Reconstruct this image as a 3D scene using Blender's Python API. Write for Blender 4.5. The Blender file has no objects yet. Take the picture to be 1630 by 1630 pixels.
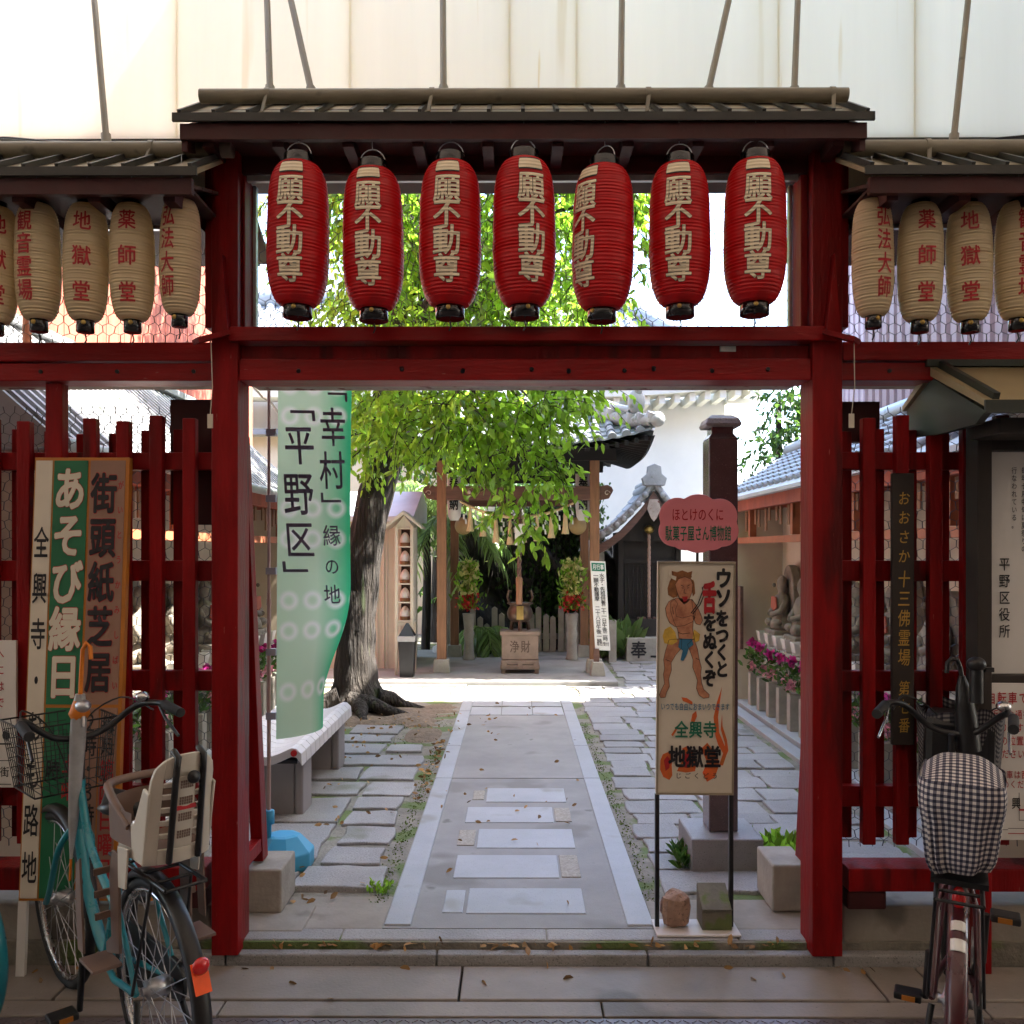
import bpy, bmesh, math, random
import numpy as np
from mathutils import Vector, Matrix
random.seed(7); np.random.seed(7)
S = bpy.context.scene
C = S.collection
R = math.radians
PI = math.pi
# ---------------------------------------------------------------- camera
F = 1460.0; H = 1.5
fwd = Vector((-6/F, 1, 0)).normalized()
cam_d = bpy.data.cameras.new('camera'); cam = bpy.data.objects.new('camera', cam_d); C.objects.link(cam)
cam.location = (0, 0, H); cam.rotation_euler = fwd.to_track_quat('-Z', 'Y').to_euler()
cam_d.sensor_width = 36; cam_d.lens = 36*F/1630; cam_d.shift_y = 60/1630; cam_d.clip_start = .05; cam_d.clip_end = 600
S.camera = cam
# ---------------------------------------------------------------- sky, sun, exposure
SUN = Vector((.545, -.055, .84)).normalized()
W = bpy.data.worlds.new('World'); S.world = W; W.use_nodes = True
nt = W.node_tree; nt.nodes.clear()
sky = nt.nodes.new('ShaderNodeTexSky'); sky.sky_type = 'NISHITA'; sky.sun_disc = False
sky.sun_elevation = math.asin(SUN.z); sky.sun_rotation = math.atan2(SUN.x, SUN.y)
sky.air_density = 1.0; sky.dust_density = 1.8; sky.ozone_density = .6
bg = nt.nodes.new('ShaderNodeBackground'); bg.inputs[1].default_value = .15
wo = nt.nodes.new('ShaderNodeOutputWorld')
nt.links.new(sky.outputs[0], bg.inputs[0]); nt.links.new(bg.outputs[0], wo.inputs[0])
sd = bpy.data.lights.new('sun', 'SUN'); sd.energy = 4.2; sd.angle = R(.5); sd.color = (1, .955, .88)
so = bpy.data.objects.new('sun', sd); C.objects.link(so); so.location = (8, -2, 20)
so.rotation_euler = SUN.to_track_quat('Z', 'Y').to_euler()
S.view_settings.view_transform = 'Standard'; S.view_settings.look = 'None'
S.view_settings.exposure = 3.35; S.view_settings.gamma = 1
S.cycles.max_bounces = 8; S.cycles.transparent_max_bounces = 12
S.cycles.use_denoising = True
# ---------------------------------------------------------------- pixel helper: a point of the photograph at depth y
_r = fwd.cross(Vector((0, 0, 1))).normalized(); _u = _r.cross(fwd)
def at(px, py, y):
    d = fwd*F + _r*(px-815) + _u*(875-py); t = y/d.y
    return d.x*t, d.z*t + H
def P3(px, py, y):
    x, z = at(px, py, y); return Vector((x, y, z))
def gnd(px, py, z=0.):
    d = fwd*F + _r*(px-815) + _u*(875-py); t = (z-H)/d.z
    return d.x*t, d.y*t
# ---------------------------------------------------------------- mesh builder
def smooth(pts, k=5):
    P = [Vector(p) for p in pts]; out = []
    for i in range(len(P)-1):
        a, b, c, d = P[max(i-1, 0)], P[i], P[i+1], P[min(i+2, len(P)-1)]
        for j in range(k):
            t = j/k; out.append(.5*((2*b)+(c-a)*t+(2*a-5*b+4*c-d)*t*t+(3*b-a-3*c+d)*t*t*t))
    return out+[P[-1]]
class MB:
    def __init__(s): s.v = []; s.f = []; s.m = []; s.mi = 0; s.sm = []; s.smooth = False
    def add(s, vs, fs):
        b = len(s.v); s.v += [tuple(p) for p in vs]
        for f in fs:
            s.f.append([b+i for i in f]); s.m.append(s.mi); s.sm.append(s.smooth)
        return s
    def box(s, x0, x1, y0, y1, z0, z1, M=None):
        vs = [Vector((x, y, z)) for z in (z0, z1) for y in (y0, y1) for x in (x0, x1)]
        if M is not None: vs = [M @ v for v in vs]
        return s.add(vs, [(0,2,3,1), (4,5,7,6), (0,1,5,4), (2,6,7,3), (0,4,6,2), (1,3,7,5)])
    def bar(s, a, b, w, h, up=(0,0,1)):
        a = Vector(a); b = Vector(b); d = (b-a); L = d.length; d.normalize()
        u = Vector(up); x = d.cross(u)
        if x.length < 1e-4: x = d.cross(Vector((0,1,0)))
        x.normalize(); z = x.cross(d)
        M = Matrix(((x.x, d.x, z.x, a.x), (x.y, d.y, z.y, a.y), (x.z, d.z, z.z, a.z), (0,0,0,1)))
        return s.box(-w/2, w/2, 0, L, -h/2, h/2, M)
    def tube(s, pts, r, n=8, caps=True, closed=False):
        pts = [Vector(p) for p in pts]; N = len(pts)
        rs = r if isinstance(r, (list, tuple)) else [r]*N
        old = s.smooth; s.smooth = True
        vs = []; fr = None
        for i, p in enumerate(pts):
            if closed: t = pts[(i+1) % N]-pts[i-1]
            else: t = pts[min(i+1, N-1)]-pts[max(i-1, 0)]
            t.normalize()
            if fr is None:
                fr = t.orthogonal().normalized()
            else:
                fr = fr - t*fr.dot(t)
                if fr.length < 1e-5: fr = t.orthogonal()
                fr.normalize()
            b = t.cross(fr)
            for k in range(n):
                a = 2*PI*k/n; vs.append(p + (fr*math.cos(a)+b*math.sin(a))*rs[i])
        fs = []
        for i in range(N if closed else N-1):
            j = (i+1) % N
            for k in range(n):
                l = (k+1) % n; fs.append((i*n+k, i*n+l, j*n+l, j*n+k))
        s.add(vs, fs)
        s.smooth = False
        if caps and not closed:
            s.add(vs[:n], [tuple(range(n-1, -1, -1))]); s.add(vs[-n:], [tuple(range(n))])
        s.smooth = old
        return s
    def lathe(s, prof, c=(0,0,0), n=24, M=None, sx=1., sy=1.):
        old = s.smooth; s.smooth = True
        vs = []
        for r, z in prof:
            for k in range(n):
                a = 2*PI*k/n; p = Vector((r*math.cos(a)*sx, r*math.sin(a)*sy, z))
                if M is not None: p = M @ p
                vs.append(p + Vector(c))
        fs = []
        for i in range(len(prof)-1):
            for k in range(n):
                l = (k+1) % n; fs.append((i*n+k, i*n+l, (i+1)*n+l, (i+1)*n+k))
        s.add(vs, fs); s.smooth = False
        if prof[0][0] > 1e-4: s.add(vs[:n], [tuple(range(n-1, -1, -1))])
        if prof[-1][0] > 1e-4: s.add(vs[-n:], [tuple(range(n))])
        s.smooth = old
        return s
    def ball(s, c, rx, ry=None, rz=None, n=16, m=10, M=None):
        ry = ry or rx; rz = rz or rx
        prof = [(max(1e-5, math.sin(PI*i/m)), -math.cos(PI*i/m)) for i in range(m+1)]
        MM = Matrix.Diagonal((rx, ry, rz, 1))
        if M is not None: MM = M @ MM
        return s.lathe(prof, c, n, MM)
    def prism(s, poly, fn, d0, d1):          # poly in (u, v); fn(u, v, d) -> point
        n = len(poly)
        vs = [fn(u, v, d0) for u, v in poly] + [fn(u, v, d1) for u, v in poly]
        fs = [tuple(range(n))[::-1], tuple(range(n, 2*n))] + [(i, (i+1) % n, n+(i+1) % n, n+i) for i in range(n)]
        return s.add(vs, fs)
    def grid(s, fn, nu, nv):
        old = s.smooth; s.smooth = True
        vs = [fn(i/nu, j/nv) for j in range(nv+1) for i in range(nu+1)]
        s.add(vs, [(j*(nu+1)+i, j*(nu+1)+i+1, (j+1)*(nu+1)+i+1, (j+1)*(nu+1)+i) for j in range(nv) for i in range(nu)])
        s.smooth = old
        return s
    def build(s, name, mat, parent=None, loc=None, bevel=0, seg=2, solid=0):
        o0 = Vector(loc) if loc is not None else Vector((0,0,0))
        if parent is not None:
            p = parent
            while p.parent: p = p.parent
            o0 = Vector(p.get('_o', (0,0,0)))
        me = bpy.data.meshes.new(name)
        me.from_pydata([(v[0]-o0.x, v[1]-o0.y, v[2]-o0.z) for v in s.v], [], s.f)
        me.polygons.foreach_set('use_smooth', s.sm)
        for m in (mat if isinstance(mat, (list, tuple)) else [mat]): me.materials.append(m)
        if any(s.m): me.polygons.foreach_set('material_index', s.m)
        bm = bmesh.new(); bm.from_mesh(me); bmesh.ops.recalc_face_normals(bm, faces=bm.faces); bm.to_mesh(me); bm.free()
        me.update()
        o = bpy.data.objects.new(name, me); C.objects.link(o)
        if parent is not None: o.parent = parent
        elif loc is not None: o.location = loc
        if bevel:
            b = o.modifiers.new('bevel', 'BEVEL'); b.width = bevel; b.segments = seg; b.limit_method = 'ANGLE'; b.angle_limit = R(40)
            b.harden_normals = False
        if solid:
            b = o.modifiers.new('solid', 'SOLIDIFY'); b.thickness = solid; b.offset = 0
        return o
def tag(o, label=None, cat=None, group=None, kind=None):
    if label: o['label'] = label
    if cat: o['category'] = cat
    if group: o['group'] = group
    if kind: o['kind'] = kind
    return o
def thing(name, label, cat, loc=(0,0,0), group=None, local=False, rz=0):
    o = bpy.data.objects.new(name, None); C.objects.link(o); o.location = loc; o.rotation_euler = (0,0,rz)
    o.empty_display_size = .1
    if not local: o['_o'] = tuple(loc)
    return tag(o, label, cat, group)
KIDS = {}
def copy_tree(o, parent=None, kids=None):
    if kids is None:
        kids = {}
        for x in bpy.data.objects:
            if x.parent: kids.setdefault(x.parent.name, []).append(x)
    c = o.copy(); C.objects.link(c)
    if parent is not None: c.parent = parent
    for ch in kids.get(o.name, []): copy_tree(ch, c, kids)
    return c
NTH = ['first', 'second', 'third', 'fourth', 'fifth', 'sixth', 'seventh', 'eighth', 'ninth', 'tenth']
# ---------------------------------------------------------------- materials
def mat(name, col, rough=.6, var=.25, scale=6., bump=0., bscale=40., metal=0., coat=0., col2=None, spots=None, stretch=(1,1,1), spec=.5, transl=0., tcol=None, island=0., alpha=1., wave=0., wscale=50., rvar=.15, dirt=None):
    m = bpy.data.materials.new(name); m.use_nodes = True
    n = m.node_tree; N = n.nodes; L = n.links; N.clear()
    out = N.new('ShaderNodeOutputMaterial'); b = N.new('ShaderNodeBsdfPrincipled')
    tc = N.new('ShaderNodeTexCoord'); mp = N.new('ShaderNodeMapping'); mp.inputs['Scale'].default_value = stretch
    L.new(tc.outputs['Object'], mp.inputs[0])
    nz = N.new('ShaderNodeTexNoise'); nz.inputs['Scale'].default_value = scale; nz.inputs['Detail'].default_value = 8; nz.inputs['Roughness'].default_value = .65
    L.new(mp.outputs[0], nz.inputs['Vector'])
    cr = N.new('ShaderNodeValToRGB')
    c1 = [max(0, c*(1-var)) for c in col]; c2 = col2 or [min(1, c*(1+var)) for c in col]
    cr.color_ramp.elements[0].position = .3; cr.color_ramp.elements[1].position = .72
    cr.color_ramp.elements[0].color = (*c1, 1); cr.color_ramp.elements[1].color = (*c2, 1)
    L.new(nz.outputs[0], cr.inputs[0])
    colout = cr.outputs[0]
    if spots:                                  # (colour, scale, threshold): scattered speckles or blotches
        for sc_, ss, th in ([spots] if not isinstance(spots, list) else spots):
            sn = N.new('ShaderNodeTexNoise'); sn.inputs['Scale'].default_value = ss; sn.inputs['Detail'].default_value = 3
            L.new(mp.outputs[0], sn.inputs['Vector'])
            sr = N.new('ShaderNodeValToRGB'); sr.color_ramp.elements[0].position = th; sr.color_ramp.elements[1].position = min(1, th+.06)
            L.new(sn.outputs[0], sr.inputs[0])
            mx = N.new('ShaderNodeMix'); mx.data_type = 'RGBA'
            L.new(sr.outputs[0], mx.inputs[0]); L.new(colout, mx.inputs[6]); mx.inputs[7].default_value = (*sc_, 1)
            colout = mx.outputs[2]
    if island:
        ge = N.new('ShaderNodeNewGeometry'); hs = N.new('ShaderNodeHueSaturation')
        mr = N.new('ShaderNodeMapRange'); mr.inputs[3].default_value = 1-island; mr.inputs[4].default_value = 1+island
        L.new(ge.outputs['Random Per Island'], mr.inputs[0]); L.new(mr.outputs[0], hs.inputs['Value']); L.new(colout, hs.inputs['Color'])
        colout = hs.outputs[0]
    L.new(colout, b.inputs['Base Color'])
    rr = N.new('ShaderNodeMapRange'); rr.inputs[3].default_value = max(.03, rough-rvar); rr.inputs[4].default_value = min(1, rough+rvar)
    L.new(nz.outputs[0], rr.inputs[0]); L.new(rr.outputs[0], b.inputs['Roughness'])
    b.inputs['Metallic'].default_value = metal; b.inputs['Specular IOR Level'].default_value = spec
    if coat: b.inputs['Coat Weight'].default_value = coat; b.inputs['Coat Roughness'].default_value = .2
    if bump or wave:
        bp = N.new('ShaderNodeBump'); bp.inputs['Strength'].default_value = 1.; 
        if wave:
            wv = N.new('ShaderNodeTexWave'); wv.bands_direction = 'Z'; wv.inputs['Scale'].default_value = wscale; wv.inputs['Distortion'].default_value = .3
            L.new(tc.outputs['Object'], wv.inputs[0]); L.new(wv.outputs['Fac'], bp.inputs['Height']); bp.inputs['Distance'].default_value = wave
        else:
            b2 = N.new('ShaderNodeTexNoise'); b2.inputs['Scale'].default_value = bscale; b2.inputs['Detail'].default_value = 6
            L.new(mp.outputs[0], b2.inputs['Vector']); L.new(b2.outputs[0], bp.inputs['Height']); bp.inputs['Distance'].default_value = bump
        L.new(bp.outputs[0], b.inputs['Normal'])
    sh = b.outputs[0]
    if transl:
        t = N.new('ShaderNodeBsdfTranslucent')
        if tcol: t.inputs[0].default_value = (*tcol, 1)
        else: L.new(colout, t.inputs[0])
        if island and tcol:
            h2 = N.new('ShaderNodeHueSaturation'); h2.inputs['Color'].default_value = (*tcol, 1); L.new(mr.outputs[0], h2.inputs['Value']); L.new(h2.outputs[0], t.inputs[0])
        ms = N.new('ShaderNodeMixShader'); ms.inputs[0].default_value = transl
        L.new(sh, ms.inputs[1]); L.new(t.outputs[0], ms.inputs[2]); sh = ms.outputs[0]
    L.new(sh, out.inputs[0])
    return m
M = {}
M['red'] = mat('red_lacquer', (.22, .003, .004), .45, .38, 5, bump=.0025, bscale=45, stretch=(2.2, 2.2, .35), rvar=.2, spec=.22, spots=[((.09, .005, .005), 3.2, .60), ((.34, .10, .08), 42, .735), ((.05, .012, .010), 60, .74)])
M['red2'] = mat('red_lacquer_bright', (.30, .005, .006), .40, .32, 5, bump=.0025, bscale=45, stretch=(.35, 2, 2), spec=.3, spots=[((.13, .008, .008), 2.6, .60), ((.36, .12, .09), 38, .735), ((.07, .015, .012), 60, .74)])
M['darkred'] = mat('dark_red_wood', (.05, .004, .004), .6, .3, 6, bump=.001)
M['soffit'] = mat('soffit_boards', (.06, .022, .016), .75, .3, 5, bump=.001, stretch=(8, .6, 1))
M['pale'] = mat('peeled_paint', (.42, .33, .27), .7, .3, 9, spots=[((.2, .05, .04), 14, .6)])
M['roofmetal'] = mat('bronze_sheet', (.30, .25, .155), .5, .2, 3, spots=[((.24, .20, .13), 7, .64)])
M['roofdark'] = mat('dark_sheet', (.035, .035, .03), .5, .2, 5)
M['gutter'] = mat('grey_gutter', (.21, .19, .14), .42, .15, 4, spots=[((.10, .09, .07), 9, .66)])
M['steel'] = mat('steel', (.45, .46, .48), .35, .12, 10, metal=.85)
M['wire'] = mat('galvanised_wire', (.12, .12, .13), .55, .2, 20, metal=.4)
M['black'] = mat('black_plastic', (.012, .012, .013), .4, .3, 20)
M['gloss'] = mat('black_lacquer', (.010, .010, .011), .15, .2, 20, coat=.5)
M['rubber'] = mat('rubber', (.018, .018, .019), .75, .2, 40)
M['ink'] = mat('black_ink', (.012, .011, .014), .6, .2, 30)
M['redink'] = mat('red_ink', (.42, .012, .018), .6, .15, 30)
M['greenink'] = mat('green_ink', (.012, .17, .10), .6, .15, 30)
M['blueink'] = mat('blue_ink', (.03, .16, .28), .6, .15, 30)
M['brass'] = mat('brass', (.55, .38, .12), .35, .2, 10, metal=.9)
M['lred'] = mat('red_lantern_skin', (.62, .004, .008), .45, .2, 3, wave=.002, wscale=24, transl=.26, tcol=(.85, .012, .012), spots=[((.44, .004, .007), 5, .60)])
M['lcream'] = mat('cream_lantern_skin', (.74, .62, .40), .5, .10, 3, wave=.002, wscale=24, transl=.3, tcol=(.8, .62, .34), spots=[((.46, .36, .2), 5, .68)])
M['gold'] = mat('lantern_characters', (.78, .66, .47), .5, .1, 8, wave=.002, wscale=24)
M['goldink'] = mat('gold_leaf', (.50, .30, .06), .45, .2, 30, metal=.3)
M['concrete'] = mat('concrete', (.30, .27, .23), .85, .22, 4, bump=.002, bscale=60, spots=[((.16, .14, .12), 3, .64)])
M['slab'] = mat('street_slab', (.245, .21, .18), .55, .28, 2.2, bump=.0015, bscale=90, spots=[((.14, .115, .09), 1.8, .60), ((.15, .135, .12), 70, .68)])
M['plate'] = mat('chequer_plate', (.17, .14, .14), .38, .2, 5, metal=.35)
M['granite'] = mat('granite', (.295, .283, .275), .66, .22, 2.2, bump=.004, bscale=90, island=.16, spots=[((.15, .15, .15), 160, .60), ((.45, .44, .44), 130, .66), ((.17, .17, .13), 1.7, .62)])
M['granite_lt'] = mat('pale_granite', (.39, .40, .42), .55, .12, 3, bump=.0006, bscale=200, island=.07, spots=[((.26, .26, .28), 220, .62), ((.30, .29, .27), 2.4, .62)])
M['pathc'] = mat('path_concrete', (.285, .275, .262), .72, .18, 3, bump=.0012, bscale=160, spots=[((.21, .20, .185), 1.6, .58), ((.17, .165, .15), 6, .68), ((.25, .23, .22), 140, .64)])
M['pebble'] = mat('pebble_aggregate', (.36, .33, .28), .8, .3, 60, bump=.006, bscale=90)
M['rack'] = mat('pale_rack_wood', (.50, .465, .37), .6, .12, 6, stretch=(4, 4, .5))
M['polished'] = mat('polished_brown_granite', (.13, .085, .085), .20, .2, 6, coat=.3, spots=[((.24, .18, .17), 240, .64), ((.22, .17, .16), 3, .72)])
M['stonebase'] = mat('grey_granite_base', (.27, .25, .25), .5, .15, 8, bump=.001, bscale=200, spots=[((.15, .14, .14), 180, .6)])
M['brownstone'] = mat('brown_rough_granite', (.34, .21, .15), .85, .3, 14, bump=.010, bscale=30, spots=[((.2, .12, .09), 90, .6)])
M['mossstone'] = mat('mossy_block', (.16, .145, .11), .85, .3, 8, bump=.003, bscale=80, spots=[((.12, .15, .05), 9, .5)])
M['soil'] = mat('soil', (.20, .145, .10), .95, .35, 12, bump=.02, bscale=40, spots=[((.10, .08, .05), 30, .6), ((.32, .22, .14), 60, .66)])
M['joint'] = mat('joint_earth', (.23, .21, .17), .95, .3, 9, bump=.008, bscale=60, spots=[((.12, .16, .05), 3.2, .52)])
M['moss'] = mat('moss', (.10, .15, .02), .95, .45, 22, bump=.012, bscale=90)
M['bark'] = mat('bark', (.030, .023, .018), .95, .6, 9, bump=.05, bscale=12, stretch=(3.4, 3.4, .40), spots=[((.075, .065, .055), 6, .64), ((.03, .045, .012), 2.2, .64)])
M['leaf'] = mat('leaves', (.07, .14, .012), .36, .25, 3, transl=.55, tcol=(.40, .66, .06), island=.5)
M['leaf2'] = mat('dark_leaves', (.03, .075, .015), .42, .3, 3, transl=.35, tcol=(.14, .28, .04), island=.4)
M['palm'] = mat('frond', (.13, .22, .06), .30, .25, 3, transl=.45, tcol=(.48, .62, .22), island=.4)
M['ivy'] = mat('ivy', (.03, .08, .012), .45, .3, 3, transl=.3, tcol=(.15, .28, .03), island=.5)
M['dry'] = mat('fallen_leaf', (.36, .20, .07), .7, .4, 2, island=.6, transl=.2)
M['tile'] = mat('kawara_tile', (.22, .235, .26), .32, .25, 3, spots=[((.10, .11, .11), 8, .62)], bump=.002, bscale=60, rvar=.1)
M['tile_lt'] = mat('weathered_tile', (.30, .30, .30), .5, .25, 4, spots=[((.16, .17, .14), 9, .62)], bump=.003, bscale=50)
M['darkwood'] = mat('dark_timber', (.030, .022, .018), .7, .3, 8, bump=.001, stretch=(1, 1, .3))
M['eave'] = mat('shade_dark_timber', (.010, .008, .007), .75, .3, 8)  # timber blackened so the shade under the pavilion roof sits in the colour
M['wood'] = mat('brown_timber', (.24, .115, .055), .6, .3, 7, bump=.0015, bscale=60, stretch=(5, 5, .5))
M['wood2'] = mat('old_beam_timber', (.13, .065, .045), .65, .3, 7, bump=.0015, bscale=60, stretch=(.5, 5, 5))
M['orange'] = mat('orange_timber', (.40, .13, .06), .55, .2, 7)
M['plaster'] = mat('white_plaster', (.74, .72, .67), .85, .06, 1.5, spots=[((.62, .58, .52), 1.3, .66)])
M['cream'] = mat('cream_wall', (.62, .52, .40), .85, .10, 1.8)
M['creamclad'] = mat('cream_cladding', (.50, .475, .365), .7, .1, 4)
M['redwall'] = mat('red_board_wall', (.34, .085, .05), .8, .3, 5, stretch=(1, 2, .4))
M['pinkwall'] = mat('pinkish_corrugated', (.33, .24, .27), .55, .12, 3)
M['palemetal'] = mat('pale_corrugated', (.50, .52, .54), .55, .15, 3)
M['board'] = mat('aged_white_board', (.66, .60, .49), .6, .08, 3, spots=[((.5, .42, .3), 2.2, .70)])
M['white'] = mat('white_board', (.72, .70, .66), .55, .05, 3)
M['signgreen'] = mat('green_paint', (.015, .15, .065), .5, .15, 6)
M['signbrown'] = mat('faded_pink_brown_paint', (.30, .17, .12), .55, .12, 6)
M['signorange'] = mat('orange_paint', (.48, .17, .02), .5, .15, 10)
M['pink'] = mat('pink_paint', (.72, .22, .26), .45, .06, 3)
M['offwhite'] = mat('off_white_plastic', (.55, .50, .42), .45, .06, 5)
M['brownplastic'] = mat('brown_plastic', (.16, .10, .075), .5, .15, 8)
M['teal'] = mat('teal_paint', (.01, .22, .27), .3, .12, 10, coat=.4)
M['maroon'] = mat('maroon_paint', (.055, .006, .010), .3, .12, 10, coat=.4)
M['chrome'] = mat('chrome', (.6, .6, .6), .25, .1, 20, metal=1)
M['blue'] = mat('blue_plastic', (.05, .33, .55), .45, .08, 6)
M['benchw'] = mat('white_bench_plastic', (.66, .62, .61), .5, .06, 4)
M['benchleg'] = mat('bench_leg_concrete', (.30, .27, .26), .7, .1, 5, bump=.001)
M['straw'] = mat('straw', (.55, .42, .22), .8, .25, 12, stretch=(6, 6, .7))
M['paper'] = mat('paper', (.8, .78, .72), .8, .04, 4, transl=.3)
M['bronze'] = mat('dark_bronze', (.10, .065, .045), .38, .3, 8, metal=.6)
M['copperbox'] = mat('weathered_copper', (.22, .155, .115), .55, .25, 6, metal=.3)
M['rock'] = mat('dark_rock', (.035, .032, .028), .9, .5, 4, bump=.05, bscale=9)
M['statue'] = mat('statue_stone', (.22, .19, .15), .85, .3, 7, bump=.006, bscale=40)
M['stone'] = mat('worn_stone', (.36, .33, .28), .85, .2, 7, bump=.003, bscale=60)
M['pot'] = mat('white_ceramic', (.72, .70, .66), .35, .05, 6)
M['magenta'] = mat('magenta_petals', (.55, .03, .25), .6, .3, 20, island=.4)
M['pinkpetal'] = mat('pale_pink_petals', (.75, .35, .42), .6, .2, 20, island=.3)
M['redpetal'] = mat('red_petals', (.55, .03, .02), .6, .3, 20, island=.4)
M['yellowpetal'] = mat('yellow_green_petals', (.70, .66, .25), .6, .2, 20, island=.3, transl=.3)
M['glassw'] = mat('translucent_white', (.8, .8, .78), .3, .05, 5, transl=.4)
M['orangecloth'] = mat('orange_cloth', (.70, .20, .01), .5, .2, 12)
M['umb'] = mat('clear_grey_vinyl', (.45, .45, .45), .3, .2, 12, transl=.3)
M['reflector'] = mat('red_reflector', (.55, .01, .01), .2, .1, 30, coat=.5)
M['hiviz'] = mat('orange_label', (.9, .10, .01), .5, .1, 20)
M['copperroof'] = mat('patinated_copper_roof', (.04, .047, .038), .5, .25, 5, metal=.2)
M['tan'] = mat('tan_sheet', (.34, .27, .15), .5, .15, 4)
M['oni'] = mat('ogre_skin_paint', (.50, .17, .09), .6, .35, 22, col2=(.66, .32, .18))
M['onihair'] = mat('ogre_hair_paint', (.26, .10, .03), .6, .4, 40)
M['fur'] = mat('yellow_fur_paint', (.62, .40, .06), .6, .3, 30)
M['flame'] = mat('flame_paint', (.75, .22, .03), .6, .4, 14, col2=(.85, .12, .03))
M['ring'] = mat('pale_print', (.66, .70, .66), .75, .05, 5)
def arcade_mat(name, col, k, streak=True):
    m = mat(name, col, .6, .05, .8, stretch=(3.5, 3.5, .18) if streak else (1,1,1), spots=[((col[0]*.90, col[1]*.87, col[2]*.80), 2.1, .64), ((col[0]*.84, col[1]*.74, col[2]*.55), 4.2, .71), ((.30, .27, .22), 17, .78)] if streak else None, transl=k)
    return m
M['panel'] = arcade_mat('weathered_white_panel', (.94, .91, .80), .79)
M['arcroof'] = arcade_mat('milky_arcade_roofing', (.57, .51, .45), .36, False)
# gingham cloth, bark-free procedural check in UV space of the cloth
def gingham(name, dark):
    m = bpy.data.materials.new(name); m.use_nodes = True; n = m.node_tree; N = n.nodes; L = n.links
    b = N['Principled BSDF']; b.inputs['Roughness'].default_value = .8
    uv = N.new('ShaderNodeUVMap'); sp = N.new('ShaderNodeSeparateXYZ'); L.new(uv.outputs[0], sp.inputs[0])
    def band(o):
        a = N.new('ShaderNodeMath'); a.operation = 'FRACT'; L.new(o, a.inputs[0])
        g = N.new('ShaderNodeMath'); g.operation = 'GREATER_THAN'; g.inputs[1].default_value = .5; L.new(a.outputs[0], g.inputs[0]); return g.outputs[0]
    ad = N.new('ShaderNodeMath'); ad.operation = 'ADD'; L.new(band(sp.outputs[0]), ad.inputs[0]); L.new(band(sp.outputs[1]), ad.inputs[1])
    hf = N.new('ShaderNodeMath'); hf.operation = 'MULTIPLY'; hf.inputs[1].default_value = .5; L.new(ad.outputs[0], hf.inputs[0])
    cr = N.new('ShaderNodeValToRGB'); e = cr.color_ramp.elements; cr.color_ramp.interpolation = 'CONSTANT'
    e[0].position = 0; e[0].color = (*dark, 1); e[1].position = .25; e[1].color = (.14, .13, .16, 1)
    e2 = e.new(.75); e2.color = (.62, .58, .54, 1)
    L.new(hf.outputs[0], cr.inputs[0]); L.new(cr.outputs[0], b.inputs['Base Color'])
    return m
M['gingham'] = gingham('gingham_cloth', (.012, .014, .035))
# ---------------------------------------------------------------- lettering
GL = {}
def prewarm(pairs):
    todo = [p for p in set(pairs) if p not in GL and p[0] not in ' \u3000']
    obs = []
    for ch, off in todo:
        cu = bpy.data.curves.new('glyph', 'FONT'); cu.body = ch; cu.size = 1; cu.offset = off; cu.resolution_u = 3
        o = bpy.data.objects.new('glyph', cu); C.objects.link(o); obs.append(o)
    bpy.context.view_layer.update(); dg = bpy.context.evaluated_depsgraph_get()
    for (ch, off), o in zip(todo, obs):
        me = bpy.data.meshes.new_from_object(o.evaluated_get(dg))
        GL[(ch, off)] = ([(v.co.x-.5, v.co.y-.36) for v in me.vertices], [tuple(p.vertices) for p in me.polygons])
        bpy.data.meshes.remove(me)
    for o in obs:
        cu = o.data; bpy.data.objects.remove(o); bpy.data.curves.remove(cu)
def _bold(off, w, h):
    if off < .004: return [(0, 0, 0)]
    n = 4 if off < .02 else 8
    return [(0, 0, 0)] + [(off*math.cos(2*PI*k/n+.3)*w, off*math.sin(2*PI*k/n+.3)*h, .00004*(k+1)) for k in range(n)]
def flat(text, cx, y0, step, w, h, off=0., horiz=False, slant=0.):     # -> verts (u right, v DOWN), faces
    return chars([(c, cx+(k+.5)*step if horiz else cx, y0 if horiz else y0+(k+.5)*step, w, h) for k, c in enumerate(text) if c not in ' \u3000'], off, slant)
def chars(items, off=0., slant=0.):            # [(char, u, v of its middle, width, height)]
    V = []; Fc = []
    prewarm([(i[0], 0.) for i in items])
    for c, cx, cy, w, h in items:
        vs, fs = GL[(c, 0.)]
        if c in '﹁﹂':
            ys = [q[1] for q in vs]; xs = [q[0] for q in vs]; my = (min(ys)+max(ys))/2; mx_ = (min(xs)+max(xs))/2; vs = [(x-mx_, y-my) for x, y in vs]
        for dx, dy, dd in _bold(off, w, h):
            b = len(V)
            V += [(cx + x*w + slant*y*w + dx, cy - y*h + dy, dd) for x, y in vs]; Fc += [tuple(b+i for i in f) for f in fs]
    return V, Fc
def cut(V, Fc, us, vs_):
    bm = bmesh.new()
    bv = [bm.verts.new(tuple(q) if len(q) == 3 else (q[0], q[1], 0)) for q in V]
    for f in Fc:
        try: bm.faces.new([bv[i] for i in f])
        except ValueError: pass
    for u in us: bmesh.ops.bisect_plane(bm, geom=bm.verts[:]+bm.edges[:]+bm.faces[:], plane_co=(u,0,0), plane_no=(1,0,0))
    for v in vs_: bmesh.ops.bisect_plane(bm, geom=bm.verts[:]+bm.edges[:]+bm.faces[:], plane_co=(0,v,0), plane_no=(0,1,0))
    bm.verts.index_update()
    o = ([(v.co.x, v.co.y, v.co.z) for v in bm.verts], [tuple(v.index for v in f.verts) for f in bm.faces]); bm.free(); return o
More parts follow.
